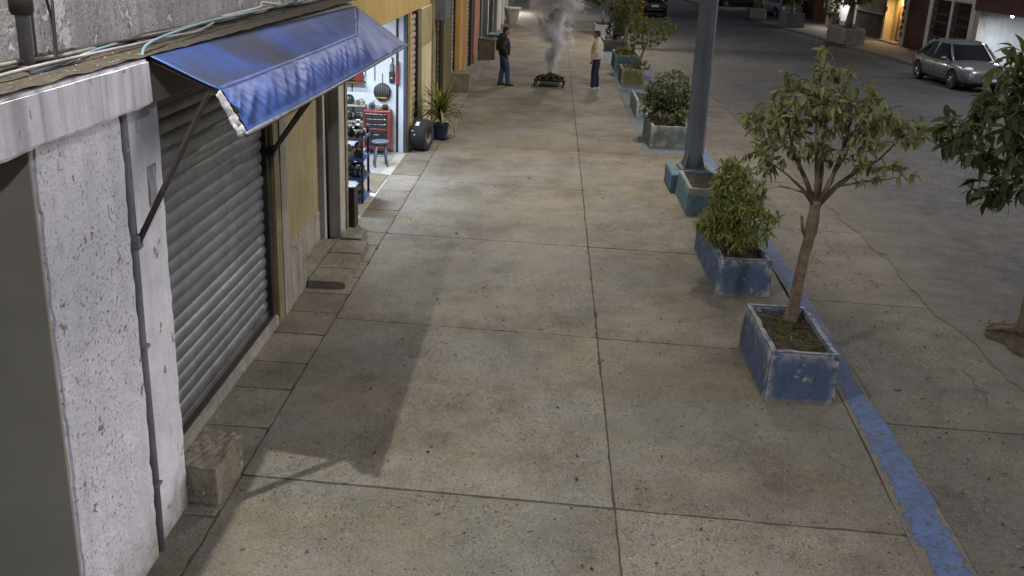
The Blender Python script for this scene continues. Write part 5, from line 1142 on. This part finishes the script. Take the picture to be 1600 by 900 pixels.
        for xs_ in (1.0, .02, -.98): O('door_seam', MB().tube([(xs_-.03, s*(wsd-.012), .30), (xs_, s*(wsd+.006), .55), (xs_, s*(wsd-.002), .78), (xs_-.02, s*(wsd-.07), .90)], .006, 5), M_['black'], e)
        O('side_strip', MB().tube([(1.0, s*(wsd+.0), .44), (0, s*(wsd+.006), .44), (-.95, s*(wsd), .44)], .014, 6), col, e)
    O('grille', MB().box((S[-2][0]+.0, -.36, .44), (S[-2][0]+.085, .36, .56)), M_['black'], e, bevel=.02)
    O('lower_intake', MB().box((S[-2][0]-.02, -.55, .30), (S[-2][0]+.075, .55, .38)), M_['black'], e, bevel=.02)
    O('number_plate', MB().box((S[-1][0]-.02, -.22, .40), (S[-1][0]+.03, .22, .48)), M_['white'], e, bevel=.004)
    O('number_plate', MB().box((S[0][0]-.03, -.24, .66), (S[0][0]+.03, .24, .78)), M_['white'], e, bevel=.004)
    O('rear_bumper_strip', MB().box((S[0][0]-.02, -.5, .50), (S[0][0]+.05, .5, .54)), M_['chrome'], e, bevel=.01)
    O('underbody', MB().box((-2.0, -.70, .17), (2.0, .70, .32)), M_['black'], e)
    return e
car('silver grey sedan parked at the far kerb facing the camera', (14.40, 36.25, -.05), radians(-85.5), paint('paint_silver', '636467'))
car('black sport utility car seen from behind, driving away on the road', (6.35, 68.2, -.05), radians(93), paint('paint_black', '101014'), 'suv')
car('dark grey car crossing at the far end of the road', (14.8, 83.5, -.05), radians(12), paint('paint_dark', '2b2d30'), 'suv')
car('pale silver car parked behind the thick trunked tree', (15.9, 72.8, -.05), radians(100), paint('paint_pale', '8c8d92'), 'suv', .6)

# ------------------------------------------------------------------ houses across the road
FX = 17.4
def far_box(par, name, y0, y1, z0, z1, mat, out=0., back=.3, **kw): return P(par, name, (FX-out, y0, z0), (FX+back, y1, z1), mat, .01, **kw)
h1 = T('garage_house', 'garage with a maroon header and brightly lit white interior', 'building', (FX, 39, 0))
far_box(h1, 'header', 34, 43.0, 2.25, 3.1, M_['maroon'], .08); far_box(h1, 'eave', 30, 43.0, 3.1, 3.3, M_['plaster_l'], .35); far_box(h1, 'jamb', 42.5, 43.0, 0, 2.25, M_['plaster_l'], .02)
far_box(h1, 'jamb', 33.6, 34.0, 0, 3.1, M_['maroon'], .02); P(h1, 'back_wall', (20.8, 34, 0), (21, 43, 3), M_['white'], 0); P(h1, 'side_wall', (FX+.3, 42.9, 0), (20.8, 43.05, 3), M_['white'], 0); P(h1, 'side_wall', (FX+.3, 33.9, 0), (20.8, 34.0, 3), M_['white'], 0); P(h1, 'ceiling', (FX+.3, 34, 2.9), (20.8, 43, 3.0), M_['white'], 0); far_box(h1, 'wall', 26, 33.6, 0, 3.3, M_['plaster_l'])
for yv in (36, 38.2, 40.4): P(h1, 'panel_joint', (20.77, yv, 0), (20.80, yv+.05, 2.9), M_['greyw'], 0)
P(h1, 'upper_wall', (FX, 26, 3.3), (FX+.3, 43, 6), M_['plaster_l'], .01)
gl = T('garage_lamp', 'bright cold white lamp under the garage header', 'lamp', (17.85, 40.6, 2.16)); O('housing', MB().box((-.15, -.25, .06), (.15, .25, .12)), M_['white'], gl); O('bulb', MB().ball((0, 0, .0), (.05, .09, .04), 12, 8), emit('garage_glow', (.85, .9, 1), 18), gl, smooth=True); O('cord', MB().tube([(0, 0, .12), (0, 0, .40)], .012, 6), M_['black'], gl)
area('garage_light', (0, 0, -.1), .3, 100, (.82, .90, 1), gl)
gp = T('garden_railing', 'red and black railing beside the lit garage', 'railing', (17.0, 42.6, 0))
for i in range(6): O('bar', MB().tube([(-.1, -.6+i*.25, 0), (-.1, -.6+i*.25, 1.1+.1*(i % 2))], .022, 6), M_['iron'] if i % 2 else M_['red'], gp)
O('rail', MB().tube([(-.1, -.7, .9), (-.1, .7, .9)], .025, 6), M_['red'], gp)
h2 = T('white_house', 'white house with two maroon doors behind iron gates', 'building', (FX, 45.7, 0))
far_box(h2, 'wall', 43.05, 43.5, 0, 3.4, M_['white']); far_box(h2, 'wall', 45.35, 45.75, 0, 3.4, M_['white']); far_box(h2, 'wall', 47.8, 48.4, 0, 3.4, M_['white']); far_box(h2, 'lintel', 43.05, 48.4, 2.45, 6.0, M_['white'], .02)
for a, b in ((43.5, 45.35), (45.75, 47.8)):
    far_box(h2, 'door', a, b, 0, 2.45, M_['maroon'], -.2)
    g = O('gate', MB().box((FX-.05, a, .15), (FX-.01, b, .20)).box((FX-.05, a, 1.15), (FX-.01, b, 1.2)).box((FX-.05, a, 2.2), (FX-.01, b, 2.25)), M_['iron'], h2, world=True)
    n = int((b-a)/.14)
    for i in range(n+1):
        yv = a+(b-a)*i/n; O('bar', MB().tube([(FX-.03, yv, .1), (FX-.03, yv, 2.45+.08*(i % 2))], .014, 5), M_['iron'], g)
    mb = MB()
    for i in range(n):
        yv = a+(b-a)*(i+.5)/n
        for z in (.5, .85, 1.5, 1.85): mb.lathe([(.045, -.01), (.06, 0), (.045, .01)], 10, (FX-.03, yv, z), 'x', caps=False)
    O('scrolls', mb, M_['mgrey'], g)
h3 = T('dark_red_house', 'dark red frontage between the white house and the amber doorway', 'building', (FX, 49.6, 0))
far_box(h3, 'wall', 48.4, 51.0, 0, 6, M_['maroon'], .03); far_box(h3, 'window', 48.9, 50.3, 1.0, 2.4, M_['brown'], .05); far_box(h3, 'pilaster', 51.0, 51.5, 0, 6, M_['plaster_l'], .12)
mb = MB()
for i in range(7): O('stone', MB().box((FX-.16, 51.08+.12*(i % 2), .5+.32*i), (FX-.12, 51.30+.12*(i % 2), .7+.32*i)), M_['brown'], h3, world=True, bevel=.01)
h4 = T('amber_doorway', 'recessed doorway glowing amber with a carved wooden door', 'building', (FX, 53, 0))
P(h4, 'back_wall', (FX+.34, 51.5, 0), (FX+.5, 54.2, 2.9), M_['amber'], 0); far_box(h4, 'side_wall', 51.5, 51.6, 0, 2.9, M_['amber'], 0, .34); far_box(h4, 'pillar', 54.2, 54.5, 0, 2.9, M_['amber'], .08, .34); far_box(h4, 'header', 51.5, 54.5, 2.75, 6, M_['plaster_l'], .0, .34)
d = O('door', MB().box((FX+.27, 51.7, .12), (FX+.335, 52.85, 2.5)), M_['wood'], h4, world=True, bevel=.01)
for i in range(6): O('lattice_bar', MB().box((FX+.22, 51.78+i*.2, .2), (FX+.27, 51.83+i*.2, 2.4)), M_['amber'], d)
for z in (.9, 1.25, 1.9): O('lattice_bar', MB().box((FX+.225, 51.75, z), (FX+.275, 52.8, z+.06)), M_['amber'], d)
O('panel', MB().box((FX+.29, 53.1, .12), (FX+.338, 53.9, 2.3)), pm('panel_yellow', 'b59c5a', 'a58c4c', 3, .8), h4, world=True, bevel=.01)
O('door_post', MB().box((FX+.2, 52.87, .12), (FX+.338, 53.02, 2.75)), M_['wood'], h4, world=True, bevel=.01)
P(h4, 'doorstep', (FX-.3, 51.6, 0), (FX+.34, 54.2, .12), M_['stone'], .01)
al = T('porch_lamp', 'lit amber porch lamp above the wooden door', 'lamp', (FX-.02, 52.9, 2.42)); O('shade', MB().lathe([(.05, .16), (.16, .02), (.17, 0)], 14), M_['darkmetal'], al); O('bulb', MB().ball((0, 0, 0), .09, 12, 8), emit('amber_glow', (1, .72, .36), 14), al, smooth=True); O('stem', MB().tube([(0, 0, .15), (0, 0, .45)], .015, 6), M_['darkmetal'], al)
area('porch_light', (0, 0, -.13), .25, 42, (1, .70, .36), al, rot=(0, radians(12), 0))
lt = T('wall_ornament', 'dark hanging ornament on the amber pillar', 'ornament', (FX-.06, 54.3, 1.2)); O('lantern', MB().lathe([(.02, 0), (.09, .1), (.12, .5), (.06, .75), (.01, .85)], 10), M_['iron'], lt, smooth='auto'); O('hook', MB().tube([(0, 0, .82), (.05, 0, 1.0)], .015, 6), M_['iron'], lt)
h5 = T('brown_house', 'dark brown frontage behind the big planter tree', 'building', (FX, 57, 0))
far_box(h5, 'wall', 54.5, 59.5, 0, 1.3, M_['brown'], .05); far_box(h5, 'wall', 54.5, 59.5, 1.3, 6, M_['ochre']); far_box(h5, 'ledge', 54.5, 59.5, 1.3, 1.38, M_['plaster_l'], .12)
h6 = T('pale_house', 'pale lit house front with a cream corner pillar', 'building', (FX, 62.5, 0))
far_box(h6, 'wall', 59.5, 64.6, 0, 6, M_['white']); far_box(h6, 'skirting', 59.5, 64.6, 0, .5, M_['greyw'], .04); far_box(h6, 'pillar', 64.6, 65.6, 0, 6, M_['cream'], .15)
hl_ = T('door_lamp', 'lit white lamp above the pale house pavement', 'lamp', (16.75, 62, 2.7)); O('arm', MB().tube([(.65, 0, .1), (0, 0, .1)], .02, 6), M_['darkmetal'], hl_); O('shade', MB().lathe([(.05, .12), (.18, .02), (.19, 0)], 14), M_['mgrey'], hl_); O('bulb', MB().ball((0, 0, .0), .08, 10, 6), emit('door_glow', (1, .95, .9), 15), hl_, smooth=True)
area('door_light', (0, 0, -.12), .25, 70, (1, .95, .88), hl_, rot=(0, radians(-10), 0))
h7 = T('red_brown_house', 'red brown walled house past the pale house', 'building', (FX, 69, 0))
far_box(h7, 'wall', 65.6, 72, 0, 6, M_['redbrown'], .02); far_box(h7, 'doorway', 69.2, 70.6, 0, 2.2, M_['brown'], .04); far_box(h7, 'wall', 72, 79, 0, 6, M_['brown'], .02); far_box(h7, 'vent_pipe', 66.6, 66.75, 1.0, 3.0, M_['plaster_l'], .1)
O('standing_bin', MB().lathe([(.25, 0), (.3, .8), (.32, .82), (.32, .9), (.2, .95)], 14, (17.0, 62.8, .04)), M_['mdark'], label='dark bin against the pale house wall', cat='bin', smooth='auto')
# trees and planters on the far pavement
planter('square pale concrete planter of the big far tree', 14.25, 15.35, 50.6, 53.6, .75, PL['g'], 21, group='planters on the far pavement', base=.04)
tree('shade_tree', 'big dark round tree in the pale planter across the road', 'tree', (14.9, 52.2, .7), [(0, 0, 0), (.05, 0, .5), (.1, 0, 1.1)], [.22, .18, .14],
     [(.2, 0, 2.2, 1.3, 1.3, 1.0, 260), (.5, 0, 3.0, 1.2, 1.2, .9, 160), (-.3, -.2, 1.6, .8, .8, .5, 70)], .2, .10, L2, per=7, twig=.012, limb=.5, seed=31, nb=4)
tree('sapling', 'thin sapling at the far kerb left of the pale planter', 'tree', (14.62, 54.6, .03), [(0, 0, 0), (.0, 0, .8), (.02, 0, 1.3)], [.09, .07, .05],
     [(0, 0, 2.0, .6, .5, .7, 40), (.2, 0, 2.8, .6, .5, .5, 24), (-.1, 0, 1.2, .3, .3, .2, 8)], .18, .11, L2, per=5, twig=.012, limb=.6, seed=32, nb=4)
planter('dark stepped planter with a murky bush on the far kerb', 13.75, 14.9, 61.2, 63.2, .8, M_['bluegrey'], 22, group='planters on the far pavement', base=.04)
tree('murky_bush', 'murky dark bush in the stepped planter across the road', 'bush', (14.3, 62.2, .72), [(0, 0, 0), (0, 0, .5), (0, 0, 1.2)], [.1, .08, .05],
     [(0, 0, 1.3, .75, .75, .8, 150), (.2, 0, 2.4, .8, .8, .8, 120)], .2, .08, L4, per=6, twig=.012, limb=.2, seed=33, nb=4)
planter('low stone ring planter round the thick far trunk', 13.0, 14.1, 68.4, 69.8, .65, PL['g'], 23, group='planters on the far pavement', base=.04)
tree('thick_tree', 'thick brown trunk rising from the stone ring planter', 'tree', (13.55, 69.1, .55), [(0, 0, 0), (0, 0, 1.2), (.05, 0, 2.6)], [.34, .27, .24],
     [(0, 0, 3.6, 1.5, 1.5, .9, 200)], .22, .10, L2, per=6, twig=.015, limb=.8, seed=34, nb=4)
kk = T('dark_cabinet', 'dark green cabinet standing at the far end of the pavement', 'cabinet', (-1.3, 82, 0))
O('body', MB().box((-1.2, -.5, .1), (1.2, .5, 2.2)), M_['olive'], kk, bevel=.03); O('door', MB().box((-1.1, -.54, .2), (-.05, -.5, 2.1)), M_['darkmetal'], kk, bevel=.01); O('door', MB().box((.05, -.54, .2), (1.1, -.5, 2.1)), M_['darkmetal'], kk, bevel=.01); O('plinth', MB().box((-1.25, -.55, 0), (1.25, .55, .1)), M_['stone'], kk, bevel=.01)
